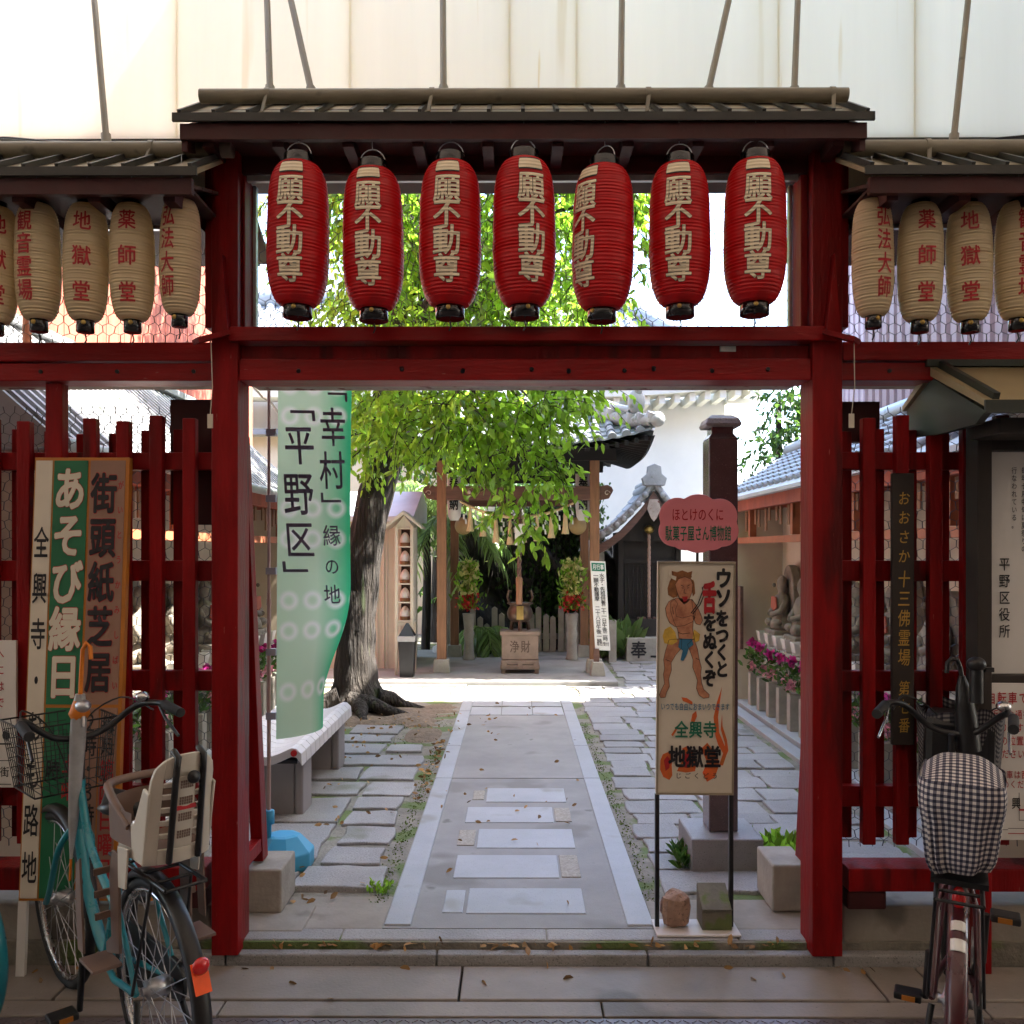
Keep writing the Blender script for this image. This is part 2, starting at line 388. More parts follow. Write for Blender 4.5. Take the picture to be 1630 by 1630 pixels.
class Face:                                   # a flat face of a board: top-left corner, right, down, outward
    def __init__(s, o, u, v):
        s.o = Vector(o); s.u = Vector(u).normalized(); s.v = Vector(v).normalized(); s.n = s.v.cross(s.u).normalized()
    def __call__(s, u, v, d=.003): return s.o + s.u*u + s.v*v + s.n*d
def put(mb, fn, vf, d=.003):
    mb.add([fn(q[0], q[1], d+(q[2] if len(q) > 2 else 0)) for q in vf[0]], vf[1])
def rect(mb, fn, u0, u1, v0, v1, d=.002, t=0):
    mb.add([fn(u0, v0, d), fn(u1, v0, d), fn(u1, v1, d), fn(u0, v1, d)], [(0,1,2,3)])
# ================================================================ the setting: ground, street, yard
def struct(name, mb, m, **k): return tag(mb.build(name, m, **k), kind='structure')
g = MB(); g.box(-160, 160, -160, 240, -.6, -.14); struct('ground', g, M['concrete'])
s = MB()
xs = [-9, -3.3, -1.62, -.2, 1.3, 1.5, 3.2, 9]
for a, b in zip(xs, xs[1:]): s.box(a+.004, b-.004, 3.205, 3.462, -.2, -.07)
struct('pavement', s, M['slab'], bevel=.006)
s = MB()
for k in range(-6, 6): s.box(k*1.31+.3, k*1.31+1.604, 3.10, 3.2, -.2, -.076)
struct('pavement', s, M['slab'], bevel=.004)
s = MB(); s.box(-14, 14, -7, 3.096, -.2, -.082)
for i in range(24):
    for j in range(-72, 73):
        x = j*.026; y = 3.075-i*.026
        d = .008 if (i+j) % 2 else -.008
        s.bar((x-.008, y-d, -.082), (x+.008, y+d, -.082), .005, .005)
struct('street', s, M['plate'])
s = MB()
xa = [-1.1, -.68, .12, .86, 1.26]
for a, b in zip(xa, xa[1:]): s.box(a+.002, b-.002, 3.53, 3.635, -.1, .0)
xa = [-1.6, -1.1, -.3, .5, 1.2, 1.7]
for a, b in zip(xa, xa[1:]): s.box(a+.002, b-.002, 3.466, 3.515, -.2, -.03)
struct('kerb', s, M['granite'], bevel=.008)
s = MB(); s.box(-14, 14, 3.518, 60, -.4, -.006); struct('ground', s, M['joint'])
# central path of concrete between granite bands
s = MB(); s.box(-.53, .55, 3.64, 6.02, -.1, -.002); s.box(-.53, .55, 6.024, 8.3, -.1, .001); struct('path', s, M['pathc'])
s = MB(); s.box(-1.1, -.53, 3.64, 3.98, -.1, -.004); s.box(.55, 1.2, 3.64, 3.95, -.1, -.004); s.box(-1.14, -.84, 3.60, 3.86, -.1, .004); struct('pavement', s, M['concrete'], bevel=.006)
s = MB()
for x0, x1 in ((-.525, -.42), (.445, .55)):
    for a, b in ((3.66, 6.0), (6.01, 7.0), (7.01, 8.5), (8.51, 10.08)): s.box(x0, x1, a, b, -.1, .006)
for a, b, y0, y1 in ((-.206, .29, 3.78, 4.06), (-.287, .20, 4.19, 4.50), (-.198, .30, 4.61, 4.92), (-.28, .21, 5.04, 5.34), (-.178, .30, 5.45, 5.76)):
    s.box(a, b, y0, y1, -.1, .003)
for i, y in enumerate((8.32, 8.78, 9.24, 9.66)):
    for k in range(3):
        x0 = -.418 + k*.287; s.box(x0, x0+.283, y, y+.41, -.1, .004)
s.box(-.305, -.22, 3.79, 4.04, -.1, .002)
struct('path', s, M['granite_lt'], bevel=.004)
s = MB()
for a, b, y0, y1 in ((.21, .30, 4.2, 4.5), (-.30, -.21, 4.65, 4.9), (.22, .31, 5.06, 5.32), (-.26, -.19, 5.5, 5.7)): s.box(a, b, y0, y1, -.1, .004)
struct('path', s, M['pebble'], bevel=.004)
# old granite paving either side of the path
rnd = random.Random(5)
def slab(mb, x0, x1, y0, y1, top):
    j = lambda k=.012: rnd.uniform(-k, k)
    w, d = x1-x0, y1-y0
    pts = []
    n1 = max(2, int(w/.09)); n2 = max(2, int(d/.09))
    for i in range(n1): pts.append((x0+w*i/n1 + j(), y0 + j()))
    for i in range(n2): pts.append((x1 + j(), y0+d*i/n2 + j()))
    for i in range(n1): pts.append((x1-w*i/n1 + j(), y1 + j()))
    for i in range(n2): pts.append((x0 + j(), y1-d*i/n2 + j()))
    tx, ty = j(.02), j(.02)
    f = lambda u, v, dd: (u, v, dd if dd < -.05 else dd + tx*(u-x0) + ty*(v-y0))
    mb.prism(pts, f, -.12, top)
s = MB()
for (x0, x1, y0, y1, t) in ((-.98, -.60, 4.02, 4.30, .025), (-1.2, -1.0, 4.05, 4.3, .01), (-.92, -.655, 4.36, 4.60, .012), (-.90, -.64, 4.66, 4.92, .014), (-.94, -.66, 4.98, 5.22, .012), (-.94, -.68, 5.28, 5.52, .015),
                         (-1.5, -.98, 4.36, 4.98, .012), (-1.6, -.99, 5.02, 5.5, .010), (-2.0, -1.55, 4.2, 4.9, .01), (-2.0, -1.63, 4.95, 5.6, .01), (-1.98, -1.24, 4.0, 4.16, .01),
                         (-1.36, -.96, 5.60, 5.88, .012), (-.93, -.64, 5.58, 5.90, .014), (-1.40, -1.04, 5.96, 6.28, .013), (-1.01, -.67, 5.97, 6.30, .014), (-2.0, -1.44, 5.7, 6.3, .01),
                         (-1.35, -.66, 6.36, 6.66, .018), (-1.42, -1.0, 6.74, 7.06, .016), (-.96, -.70, 6.78, 7.02, .016), (-1.40, -.98, 7.14, 7.36, .016), (-2.0, -1.42, 6.4, 7.0, .01), (-1.36, -.95, 7.45, 7.78, .015)):
    slab(s, x0, x1, y0, y1, t)
y = 4.0
row = 0
while y < 13.2:
    d = rnd.uniform(.20, .30); x = .62 + rnd.uniform(0, .04) + (0 if row % 2 else .015)
    xm = 1.93 if y < 9.9 else 2.0
    if y > 10.0: x = 1.2 + rnd.uniform(0, .05)
    while x < xm-.08:
        w = rnd.uniform(.24, .50)
        if xm - x - w < .14: w = xm - x
        slab(s, x+.007, x+w-.007, y+.009, y+d-.010, rnd.uniform(.003, .012)); x += w + rnd.uniform(0, .016)
    y += d; row += 1
y = 8.2
while y < 10:
    x = -2.0
    while x < -.62:
        w = rnd.uniform(.3, .5)
        if y > 8.9 or x < -1.9: slab(s, x+.01, min(x+w, -.56)-.01, y+.01, y+.28, .006)
        x += w
    y += .3
paving = struct('pavement', s, M['granite'], bevel=.008)
s = MB()
def soilz(u, v):
    x = -2.0 + 1.45*u; y = 7.75 + 1.2*v
    e = min(u, 1-u, v, 1-v)
    return (x, y, -.02 + min(e*.25, .04) + .012*math.sin(13*x+4*y) + .008*math.sin(29*y-9*x))
s.grid(soilz, 30, 24); s.grid(lambda u, v: (-.94+.38*u, 7.05+.8*v, -.02+.04*math.sin(PI*u)*math.sin(PI*v)), 10, 16)
struct('ground', s, M['soil'])
# drain channels and narrow kerbs in front of both votive halls
s = MB()
for q in (1, -1):
    s.box(*sorted((q*1.985, q*2.10)), 4.0, 9.3, -.1, .03); s.box(*sorted((q*2.135, q*3.2)), 4.0, 9.3, -.1, .045)
struct('hall_kerb', s, M['granite_lt'], bevel=.006)
# raised floor under the pavilion
s = MB(); s.box(-2.3, 1.13, 10.1, 13.3, -.1, .05)
s.box(-2.3, -.54, 9.99, 10.097, -.1, .02)
struct('pavilion_floor', s, M['pathc'], bevel=.008)
# ================================================================ arcade over the street
t = thing('arcade_roof', 'milky arcade roofing over the street, outside the gate', 'roof', (0, 0, 5.9))
s = MB()
s.box(-60, -.47, -6.5, 3.85, 5.9, 5.93); s.box(-.47, 60, -6.5, 4.36, 5.9, 5.93)  # left part stops short: added gap lets sun reach the white panel
s.build('roofing', M['arcroof'], t)
s = MB()
for y in (-6, -3.5, -1): s.box(-60, 60, y-.06, y+.06, 5.6, 5.89)
s.build('roof_beam', M['steel'], t)
p = thing('shop_building', 'plain shuttered shop front across the street', 'building', (0, -6.6, 0))
s = MB(); s.box(-60, 60, -7.4, -6.6, -.2, 6.2); s.build('wall', M['concrete'], p)
s = MB()
for k in range(-5, 5): s.box(k*3.1+.2, k*3.1+2.9, -6.6, -6.56, -.08, 2.9)
s.build('shutter', M['darkwood'], p)
p = thing('arcade_wall', 'tall weathered white panel wall hanging above the gate roof', 'wall', (0, 4.37, 3.4))
s = MB()
xs = [-12, -9, -6.3, -4.45, -2.62, -1.62, -.79, -.03, .29, 1.25, 1.9, 3.7, 5.5, 8, 12]
for k, (a, b) in enumerate(zip(xs, xs[1:])): s.box(a-.004, b+.004, 4.37+.0025*(k % 2), 4.40+.0025*(k % 2), 3.46, 7.2)
s.build('panel', M['panel'], p)
s = MB(); s.box(-12, 12, 4.36, 4.42, 3.42, 3.457); s.build('bottom_rail', M['roofdark'], p)
w = MB(); pts = []
for k in range(0, 241):
    x = -3.2 + k*.0267*1.0
    pts.append((x, 4.33, 3.45 - .035*abs(math.sin(x*2.6))))
w.tube(pts, .006, 5)
cab = w.build('light_cable', M['black'], loc=(-3.2, 4.33, 3.4)); tag(cab, 'thin black cable sagging in swags along the foot of the white panel wall', 'cable')
# hanger rods between the gate roofs and the arcade
rods = [((170, 232), (150, 0)), ((430, 150), (425, 0)), ((497, 152), (463, 0)), ((706, 150), (705, 0)), ((988, 150), (990, 0)), ((1126, 152), (1160, 0)), ((1264, 152), (1270, 0)), ((1517, 232), (1541, 0))]
rl = ['thin grey rod rising above the cream lanterns, leftmost of all the rods', 'upright rod just left of the slanting rod at the left end of the gate roof', 'slanting grey rod leaning left near the left end of the gate roof',
      'upright rod rising from the gate roof just left of its middle', 'upright rod rising from the gate roof right of its middle', 'slanting grey rod leaning right above the gate roof', 'thin rod near the right end of the main gate roof, right of the slanting rod', 'slightly tilted rod above the right wing roof, rightmost of all the rods']
for (a, b), l in zip(rods, rl):
    p0 = P3(a[0], a[1], 3.66); p1 = P3(b[0]+(b[0]-a[0])*1.1, b[1]-(a[1]-b[1])*1.1, 4.33)
    s = MB(); s.tube([p0, p1], .0135, 8); s.tube([p0, p0+(p1-p0)*.03], .02, 8)
    tag(s.build('hanger_rod', M['gutter'], loc=p0), l, 'rod', 'steel rods holding the gate roof')
# ================================================================ tall neighbours
def corrug(mb, x, y0, y1, z0, z1, pitch, amp, sgn):
    n = int((y1-y0)/pitch); vs = []; prof = []
    for k in range(n):
        a = y0+k*pitch; prof += [(0, a), (0, a+pitch*.55), (amp, a+pitch*.65), (amp, a+pitch*.9)]
    prof.append((0, y1))
    b = len(mb.v)
    vs = [(x+sgn*d, y, z0) for d, y in prof] + [(x+sgn*d, y, z1) for d, y in prof]; m = len(prof)
    mb.add(vs, [(i, i+1, m+i+1, m+i) for i in range(m-1)])
p = thing('corrugated_building', 'tall building clad in pinkish grey corrugated sheet right of the yard', 'building', (5, 6.5, 0))
s = MB(); corrug(s, 3.25, 4.38, 8.55, 0, 7.2, .16, .025, 1); s.build('cladding', M['pinkwall'], p)
s = MB(); corrug(s, 4.9, 9.75, 15, 0, 9, .2, .03, 1); s.build('cladding', M['pinkwall'], p)  # rear block added to shade the back yard; also gives the far pink wall
s = MB(); s.box(4.96, 10, 9.76, 14.99, 0, 9); s.build('wall', M['plaster'], p)
s = MB(); s.box(3.30, 10, 4.39, 8.54, 0, 7.22); s.build('wall', M['plaster'], p)
s = MB(); s.box(3.20, 10, 4.38, 6.0, 7.36, 9.2); s.build('shade_block', M['pinkwall'], p)  # unseen raised block, added to keep sun off the left hall
s = MB(); s.box(3.2, 10.1, 4.37, 8.6, 7.22, 7.35); s.build('roof', M['roofdark'], p)
p = thing('red_board_house', 'tall house with rust red board wall left of the yard', 'building', (-5, 8, 0))
s = MB()
y = 5.2; rr = random.Random(3)
while y < 12:
    s.box(-3.45-rr.uniform(0, .008), -9, y, y+.118, 0, 5.4); y += .12
s.build('wall', M['redwall'], p)
s = MB(); s.box(-9.2, -3.3, 5.1, 12.1, 5.4, 5.55); s.build('roof', M['roofdark'], p)
s = MB(); s.tube([P3(400, 612, 8), P3(418, 632, 8.2), P3(431, 640, 8.4), P3(445, 660, 8.6)], .012, 6); 
tag(s.build('cable', M['pale'], loc=P3(400, 612, 8)), 'thin pale cable sagging across the rust red board wall', 'cable')
# ================================================================ tiled roofs
def tile_face(mb, fn, xs, tmax, nseg, r, pan=True, tmin=0):
    e = .01
    for k, x in enumerate(xs):
        tm = tmax(x)
        if tm - tmin < .05: continue
        n = max(1, int(nseg*(tm-tmin)+.5))
        ac = (Vector(fn(x+e, tmin)) - Vector(fn(x-e, tmin))).normalized()
        for i in range(n):
            t0 = tmin + (tm-tmin)*i/n; t1 = tmin + (tm-tmin)*(i+1)/n
            p0 = Vector(fn(x, t0)); p1 = Vector(fn(x, t1)); d = (p1-p0).normalized(); no = ac.cross(d)
            if no.z < 0: no = -no
            vs = []
            for p, q, lift in ((p0, 1., .012), (p1, .86, 0)):
                for j in range(7):
                    a = PI*j/6; vs.append(p + ac*(math.cos(a)*r*q) + no*(math.sin(a)*r*q*1.05 + lift))
            old = mb.smooth; mb.smooth = True
            mb.add(vs, [(j, j+1, 8+j, 7+j) for j in range(6)]); mb.smooth = False
            mb.add(vs[:7], [tuple(range(7))]); mb.smooth = old
            if pan and k+1 < len(xs):
                x2 = xs[k+1]; tm2 = tmax(x2)
                if t1 <= tm2 + .12:
                    a0, a1 = Vector(fn(x, t0)), Vector(fn(x2, t0)); b0, b1 = Vector(fn(x, min(t1, 1))), Vector(fn(x2, min(t1, max(tm2, tmin))))
                    up = Vector((0,0,.022)); mid = Vector((0,0,-.012))
                    am = (a0+a1)/2+mid; bm_ = (b0+b1)/2+mid
                    mb.add([a0+up, am+up, a1+up, b1, bm_, b0], [(0,1,4,5), (1,2,3,4)])
                    mb.add([a0, am, a1, a1+up, am+up, a0+up], [(0,1,4,5), (1,2,3,4)])
def lin(a, b, sp):
    n = max(2, int(round((b-a)/sp))); return [a+(b-a)*i/n for i in range(n+1)]
# ---- votive halls left and right of the yard
def votive_hall(q, name_l, roofcol, ridge_x, ridge_z):
    p = thing('votive_hall', name_l, 'building', (q*2.6, 6.6, 0))
    X = lambda a, b: sorted((q*a, q*b))
    y1 = 8.95; y0 = 4.25
    s = MB(); s.box(*X(2.6, 2.68), y0, y1, 0, 2.2); s.box(*X(2.12, 2.599), y1, y1+.08, 0, 2.05); s.box(*X(2.15, 2.6), y0-.08, y0, 0, 2.05); s.build('wall', M['cream'], p)
    s = MB(); s.box(*X(2.36, 2.598), y0+.01, y1-.01, .62, .70); s.box(*X(2.30, 2.598), y0+.01, y1-.01, .42, .618)
    s.box(*X(2.38, 2.598), y0+.01, y1-.01, .04, .418); s.build('ledge', M['stone'], p, bevel=.006)
    l = MB(); fc = Face((q*2.298, (y1-.1) if q > 0 else y0+.1, .60), (0, -q, 0), (0, 0, -1))
    for k in range(22):
        put(l, fc, flat('奉納者', .03+k*.21, .07, .055, .045, .06, .01, horiz=True))
        put(l, fc, flat('家', .08+k*.21, .135, .055, .05, .05, .01, horiz=True))
    l.build('lettering', M['ink'], p)
    s = MB()
    for y in (4.6, 5.9, 7.2, 8.5): s.box(*X(2.16, 2.22), y-.03, y+.03, 1.62, 1.93)
    s.box(*X(2.15, 2.24), y0, y1, 1.56, 1.615); s.build('post', M['orange'], p)
    s = MB(); s.box(*X(2.08, 2.13), y0-.1, y1+.12, 1.86, 1.955)
    for k in range(20): s.box(*X(2.135, 2.5), y0+.1+k*.235, y0+.16+k*.235, 1.885, 1.945)
    s.build('fascia', M['redwall'], p)
    rr = random.Random(4)
    for k in range(40):
        y = y0+.15+k*.112; h = rr.uniform(.1, .2)
        if k % 3:
            s = MB(); s.box(*X(2.17, 2.18), y-.03, y+.03, 1.86-h, 1.86); s.build('prayer_tag', M['wood'], p)
    s = MB()
    s.prism([(2.02, 1.955), (2.02, 1.985), (ridge_x, ridge_z), (3.2, ridge_z), (3.2, 1.955)], lambda u, v, d: (q*u, d, v), y0-.2, y1+.2)
    rf = s.build('roof', M['palemetal'], p)
    s = MB()
    if roofcol == 'tile':
        fn = lambda x, t: (q*(2.10+(ridge_x-2.1)*t), x, 2.02+(ridge_z-2.0)*t)
        tile_face(s, fn, lin(y0-.15, y1+.15, .17), lambda x: 1., 7, .045)
        s.tube([(q*ridge_x, y0-.2, ridge_z+.05), (q*ridge_x, y1+.2, ridge_z+.05)], .09, 10)
        s.build('roof_tiles', M['tile'], rf)
    else:
        n = 44
        for k in range(n):
            y = y0-.15 + (y1-y0+.3)*k/n
            s.bar((q*2.03, y, 1.995), (q*ridge_x, y, ridge_z+.012), .035, .03)
        s.tube([(q*2.0, y0-.2, 1.97), (q*2.0, y1+.2, 1.97)], .035, 8)
        s.bar((q*ridge_x, y0-.2, ridge_z+.03), (q*ridge_x, y1+.2, ridge_z+.03), .16, .05)
        s.build('roof_ribs', M['tile_lt'], rf)
    return p
votive_hall(1, 'low open hall with red fascia and grey tiled roof right of the yard', 'tile', 2.75, 2.42)
votive_hall(-1, 'low open hall under pale ribbed roof left of the yard', 'rib', 2.95, 2.80)
s = MB(); s.tube([P3(43, 700, 4.6), P3(43, 505, 4.6)], .022, 10); s.tube([P3(43, 600, 4.6), P3(43, 592, 4.6)], .03, 10)
tag(s.build('orange_pipe', M['orange'], loc=P3(43, 700, 4.6)), 'upright orange pipe behind the wire netting at far left', 'pipe')
# ---- white hall at the back
p = thing('white_hall', 'large white plastered temple hall with tiled hip roof behind the shrine', 'building', (-1, 19, 0))
s = MB(); s.box(-7, 3.75, 16.5, 22, 0, 4.2); s.build('wall', M['plaster'], p)
def hallz(x, t, hx=4.45): return 4.30 + .28*(max(0, (x-1.2)/3.2)**2)*(1-t)**2
def hall_front(x, t):
    return Vector((x - (x-(-1.2))*0, 15.5+3.5*t, hallz(x, t) + 2.3*(.75*t+.25*t*t)))
s = MB()
for k in range(44):
    x = -6.9+k*.26
    if -1 < x < 4.2:
        s = MB(); s.box(x, x+.10, 15.72, 16.5, hallz(x, 0)-.34, hallz(x, 0)-.20); s.build('rafter', M['plaster'], p)
s = MB()
vs = []; n = 40
for i in range(n+1):
    x = -7.2 + 11.6*i/n; z = hallz(x, 0); vs += [(x, 15.55, z-.05), (x, 15.60, z-.2), (x, 16.4, z-.16), (x, 16.4, z+.35)]
s.add(vs, [(4*i+j, 4*i+4+j, 4*i+4+(j+1) % 4, 4*i+(j+1) % 4) for i in range(n) for j in range(4)])
s.box(3.75, 4.35, 16.3, 22, 4.1, 4.5)
s.build('eaves', M['plaster'], p)
s = MB()
tile_face(s, hall_front, lin(-7.2, 4.4, .27), lambda x: min(1., max(0, (4.45-x)/2.35)), 15, .085)
def hall_side(y, t): return Vector((4.45-2.35*t, y, 4.55 + 2.05*(.75*t+.25*t*t)))
tile_face(s, hall_side, lin(15.5, 22.4, .3), lambda y: max(0, 1-abs(y-19)/3.5), 12, .085)
s.tube([(4.45-2.35*t, 15.5+3.5*t, hallz(4.4, t)+2.3*(.75*t+.25*t*t)+.12) for t in [i/8 for i in range(9)]], .15, 8)
s.tube([(2.1, 19, 6.72), (-7.2, 19, 6.72)], .22, 8)
s.build('roof', M['tile'], p)
s = MB(); s.box(.9, 4.6, 15.2, 15.3, 0, 1.22)
lw = thing('boundary_wall', 'low brown board wall between the small shrine and the white hall', 'wall', (2.7, 15.2, 0))
s.build('wall_board', M['wood2'], lw)
s = MB(); s.box(.85, 4.65, 15.14, 15.36, 1.222, 1.28); s.build('coping', M['darkwood'], lw)
# pale rear house left of the pavilion
p = thing('cream_house', 'pale cream house glimpsed behind the tree and the pavilion', 'building', (-3.5, 17, 0))
s = MB(); s.box(-7, -.4, 16.2, 16.45, 0, 3.5); s.build('wall', M['cream'], p)
s = MB(); s.box(-7.2, -.3, 15.9, 16.5, 3.5, 3.6); s.build('roof_edge', M['tile'], p)
# ---- cream shed left of the pavilion
p = thing('cream_shed', 'small cream clad shed with pale sloping roof behind the tree trunk', 'shed', (-2, 11.4, 0))
s = MB(); s.box(-2.9, -1.33, 11.2, 12.4, 0, 1.88)
s.build('wall', M['creamclad'], p)
s = MB()
for k in range(13): s.box(-2.9+k*.12, -2.886+k*.12, 11.19, 11.2, .05, 1.85)
s.box(-1.62, -1.605, 11.185, 11.2, .05, 1.6); s.build('batten', M['offwhite'], p)
s = MB(); s.prism([(10.95, 1.84), (10.95, 1.90), (12.0, 2.26), (12.6, 2.1), (12.6, 1.86)], lambda u, v, d: (d, u, v), -3.0, -1.22); s.build('roof', M['palemetal'], p)
# ================================================================ the red gate
def hexnet(mb, x0, x1, z0, z1, y, a=.026, r=.0011, skip=None):
    # chicken wire: vertical twists joined by zigzags, square section wires
    hgt = a*1.0; w = a*.87
    rows = int((z1-z0)/(hgt*1.5)); cols = int((x1-x0)/(w*2))
    rr = random.Random(int(abs(x0)*100)+int(z0*10))
    J = lambda: rr.uniform(-.0035, .0035)
    nodes = {}
    def nd(i, j, k):
        key = (i, j, k)
        if key not in nodes:
            x = x0+w*(2*i+(1 if j % 2 else 0)); z = z0+hgt*1.5*j + (hgt if k else 0)
            nodes[key] = Vector((x+J(), y+J()*1.5, z+J()))
        return nodes[key]
    for j in range(rows):
        for i in range(cols+1):
            b0, b1 = nd(i, j, 0), nd(i, j, 1)
            mb.bar(b0, b1, r*2.6, r*2.6, (1,0,0))
            if j+1 < rows:
                n1 = (i, j+1) if j % 2 == 0 else (i+1, j+1)
                n0 = (i-1, j+1) if j % 2 == 0 else (i, j+1)
                for n in (n0, n1):
                    if 0 <= n[0] <= cols: mb.bar(b1, nd(n[0], n[1], 0), r*1.8, r*1.8, (0,1,0))
def roof_wood(T, x0, x1, yr, zr, ye, ze, pitch, yb=None, pipe=(.027,), px0=None, px1=None, straps=()):
    s = MB()
    th = .018
    yb = yb or (2*yr-ye)
    s.prism([(ye, ze), (ye, ze+th), (yr, zr+th), (yb, ze+th), (yb, ze), (yr, zr)], lambda u, v, d: (d, u, v), x0, x1)
    rf = s.build('roof', M['roofmetal'], T)
    s = MB(); n = int((x1-x0)/pitch)
    for k in range(n+1):
        x = x0+.012 + (x1-x0-.024)*k/n
        s.bar((x, ye-.006, ze+th+.010), (x, yr-.01, zr+th+.010), .013, .020)
    s.build('seam_batten', M['roofdark'], rf)
    s = MB(); s.box(x0-.012, x1+.012, ye-.012, ye-.001, ze-.004, ze+.026); s.build('eave_edge', M['roofdark'], rf)
    s = MB(); s.box(x0+.01, x1-.01, ye+.006, ye+.03, ze-.062, ze-.006); s.build('fascia', M['darkred'], rf)
    s = MB()
    m = 4; 
    for k in range(m):
        a = k/m; b = (k+1)/m
        s.prism([(ye+.035+(yr-ye-.05)*a, ze-.03+(zr-ze-.05)*a*.6), (ye+.035+(yr-ye-.05)*b-.004, ze-.03+(zr-ze-.05)*b*.6), (ye+.035+(yr-ye-.05)*b-.004, ze-.018+(zr-ze-.05)*b*.6), (ye+.035+(yr-ye-.05)*a, ze-.018+(zr-ze-.05)*a*.6)], lambda u, v, d: (d, u, v), x0+.02, x1-.02)
    s.build('soffit', M['soffit'], rf)
    n2 = int((x1-x0)/.27)
    for k in range(n2+1):
        x = x0+.1+(x1-x0-.2)*k/n2
        s = MB(); s.box(x-.02, x+.02, ye+.04, yr-.02, ze-.075, ze-.03); s.build('rafter', M['darkred'], rf)
    s = MB(); s.box(x0+.03, x1-.03, ye+.08, yb-.06, ze-.028, ze-.018); s.build('ceiling_board', M['soffit'], rf)
    r, py_, pz_ = pipe; px0 = x0 if px0 is None else px0; px1 = x1 if px1 is None else px1
    s = MB(); s.tube([(px0, py_, pz_), (px1, py_, pz_)], r, 20); s.build('gutter', M['gutter'], rf)
    s = MB()
    for x in straps:
        s.tube([(x-.009, py_, pz_), (x+.009, py_, pz_)], r*1.12, 20)
        s.bar((x, py_-r*.9, pz_-.3*r), (x-.01, py_-.045, ze+th+.004+(zr-ze)*(py_-.045-ye)/(yr-ye)), .014, .005)
    s.build('strap', M['gutter'], rf)
    s = MB(); s.box(x0, x1, yr-.03, yr+.03, zr+th, zr+th+.03); s.build('ridge_cap', M['roofdark'], rf)
    return rf
G = thing('temple_gate', 'red lacquered wooden gate with roofed lintel hung with seven red lanterns', 'gate', (.04, 3.52, 0))
for x0, x1 in ((-1.147, -1.047), (1.115, 1.228)):
    s = MB(); s.box(x0, x1, 3.45, 3.60, -.03, 3.07); s.build('post', M['red'], G, bevel=.004)
for x0, x1 in ((-1.178, -1.15), (1.231, 1.258)):
    s = MB(); s.box(x0, x1, 3.47, 3.6, 2.34, 3.05); s.build('side_plank', M['red'], G, bevel=.003)
for x0, x1 in ((-1.0455, -1.034), (1.086, 1.113)):
    s = MB(); s.box(x0, x1, 3.50, 3.62, 2.336, 2.93); s.build('upper_post', M['red'], G, bevel=.003)
for x in (-1.027, 1.078):
    s = MB(); s.box(x-.006, x+.006, 3.60, 3.63, 2.336, 2.93)
    for z in (2.42, 2.6, 2.8): s.tube([(x, 3.598, z), (x, 3.604, z)], .008, 8)
    s.build('metal_strip', M['steel'], G)
B = {}
s = MB(); s.box(-1.046, 1.114, 3.462, 3.60, 2.140, 2.222); b1 = s.build('lintel', M['red2'], G, bevel=.004)
s = MB()
rr = random.Random(8)
for x in (-.82, -.43, -.20, .06, .2, .41, .52, .74, .95): s.tube([(x, 3.455, 2.178+rr.uniform(-.01, .01)), (x, 3.464, 2.178)], .008, 8)
s.build('bolt', M['ink'], b1)
s = MB(); s.box(-1.046, 1.114, 3.49, 3.60, 2.226, 2.276); s.build('tie_beam', M['red'], G, bevel=.003)
s = MB(); s.box(-1.075, 1.20, 3.425, 3.61, 2.281, 2.335); sl = s.build('sill_beam', M['red2'], G, bevel=.004)
s = MB(); s.box(.775, .835, 3.482, 3.489, 2.252, 2.272); s.build('name_plate', M['steel'], sl)
s = MB(); s.box(-1.04, 1.10, 3.605, 3.72, 2.146, 2.158); s.build('bounce_pale_underside', M['pale'], G)  # pale strip: peeling paint plus light bounced off the ground, put into the colour
s = MB(); s.box(-1.15, 1.23, 3.50, 3.60, 2.938, 3.034); s.build('purlin', M['darkred'], G, bevel=.004)
s = MB(); s.box(-1.03, 1.08, 3.51, 3.53, 2.912, 2.934); s.build('metal_rail', M['steel'], G)
s = MB(); s.box(-1.147, 1.228, 3.45, 3.6, 3.075, 3.16); s.build('head_beam', M['darkred'], G, bevel=.004)
roof_wood(G, -1.212, 1.263, 3.60, 3.228, 3.27, 3.03, .118, pipe=(.026, 3.40, 3.183), px0=-1.171, px1=1.227, straps=(-.92, -.31, .49, 1.17))
for x in (-1.20, 1.232):
    s = MB()
    s.prism([(3.29, 3.02), (3.29, 2.93), (3.34, 2.945), (3.40, 2.97), (3.48, 2.985), (3.6, 2.99), (3.6, 3.21)], lambda u, v, d: (d, u, v), x, x+.02)
    s.build('barge_board', M['darkred'], G)
# slanting stays behind the posts, standing on the stone blocks
for x0, x1 in ((-1.112, -1.062), (1.195, 1.242)):
    s = MB(); s.prism([(3.605, 1.95), (3.66, 1.95), (3.93, .19), (3.85, .19)], lambda u, v, d: (d, u, v), x0, x1); s.box(x0+.004, x1-.004, 3.61, 3.88, .235, .29); s.build('stay', M['red'], G, bevel=.003)
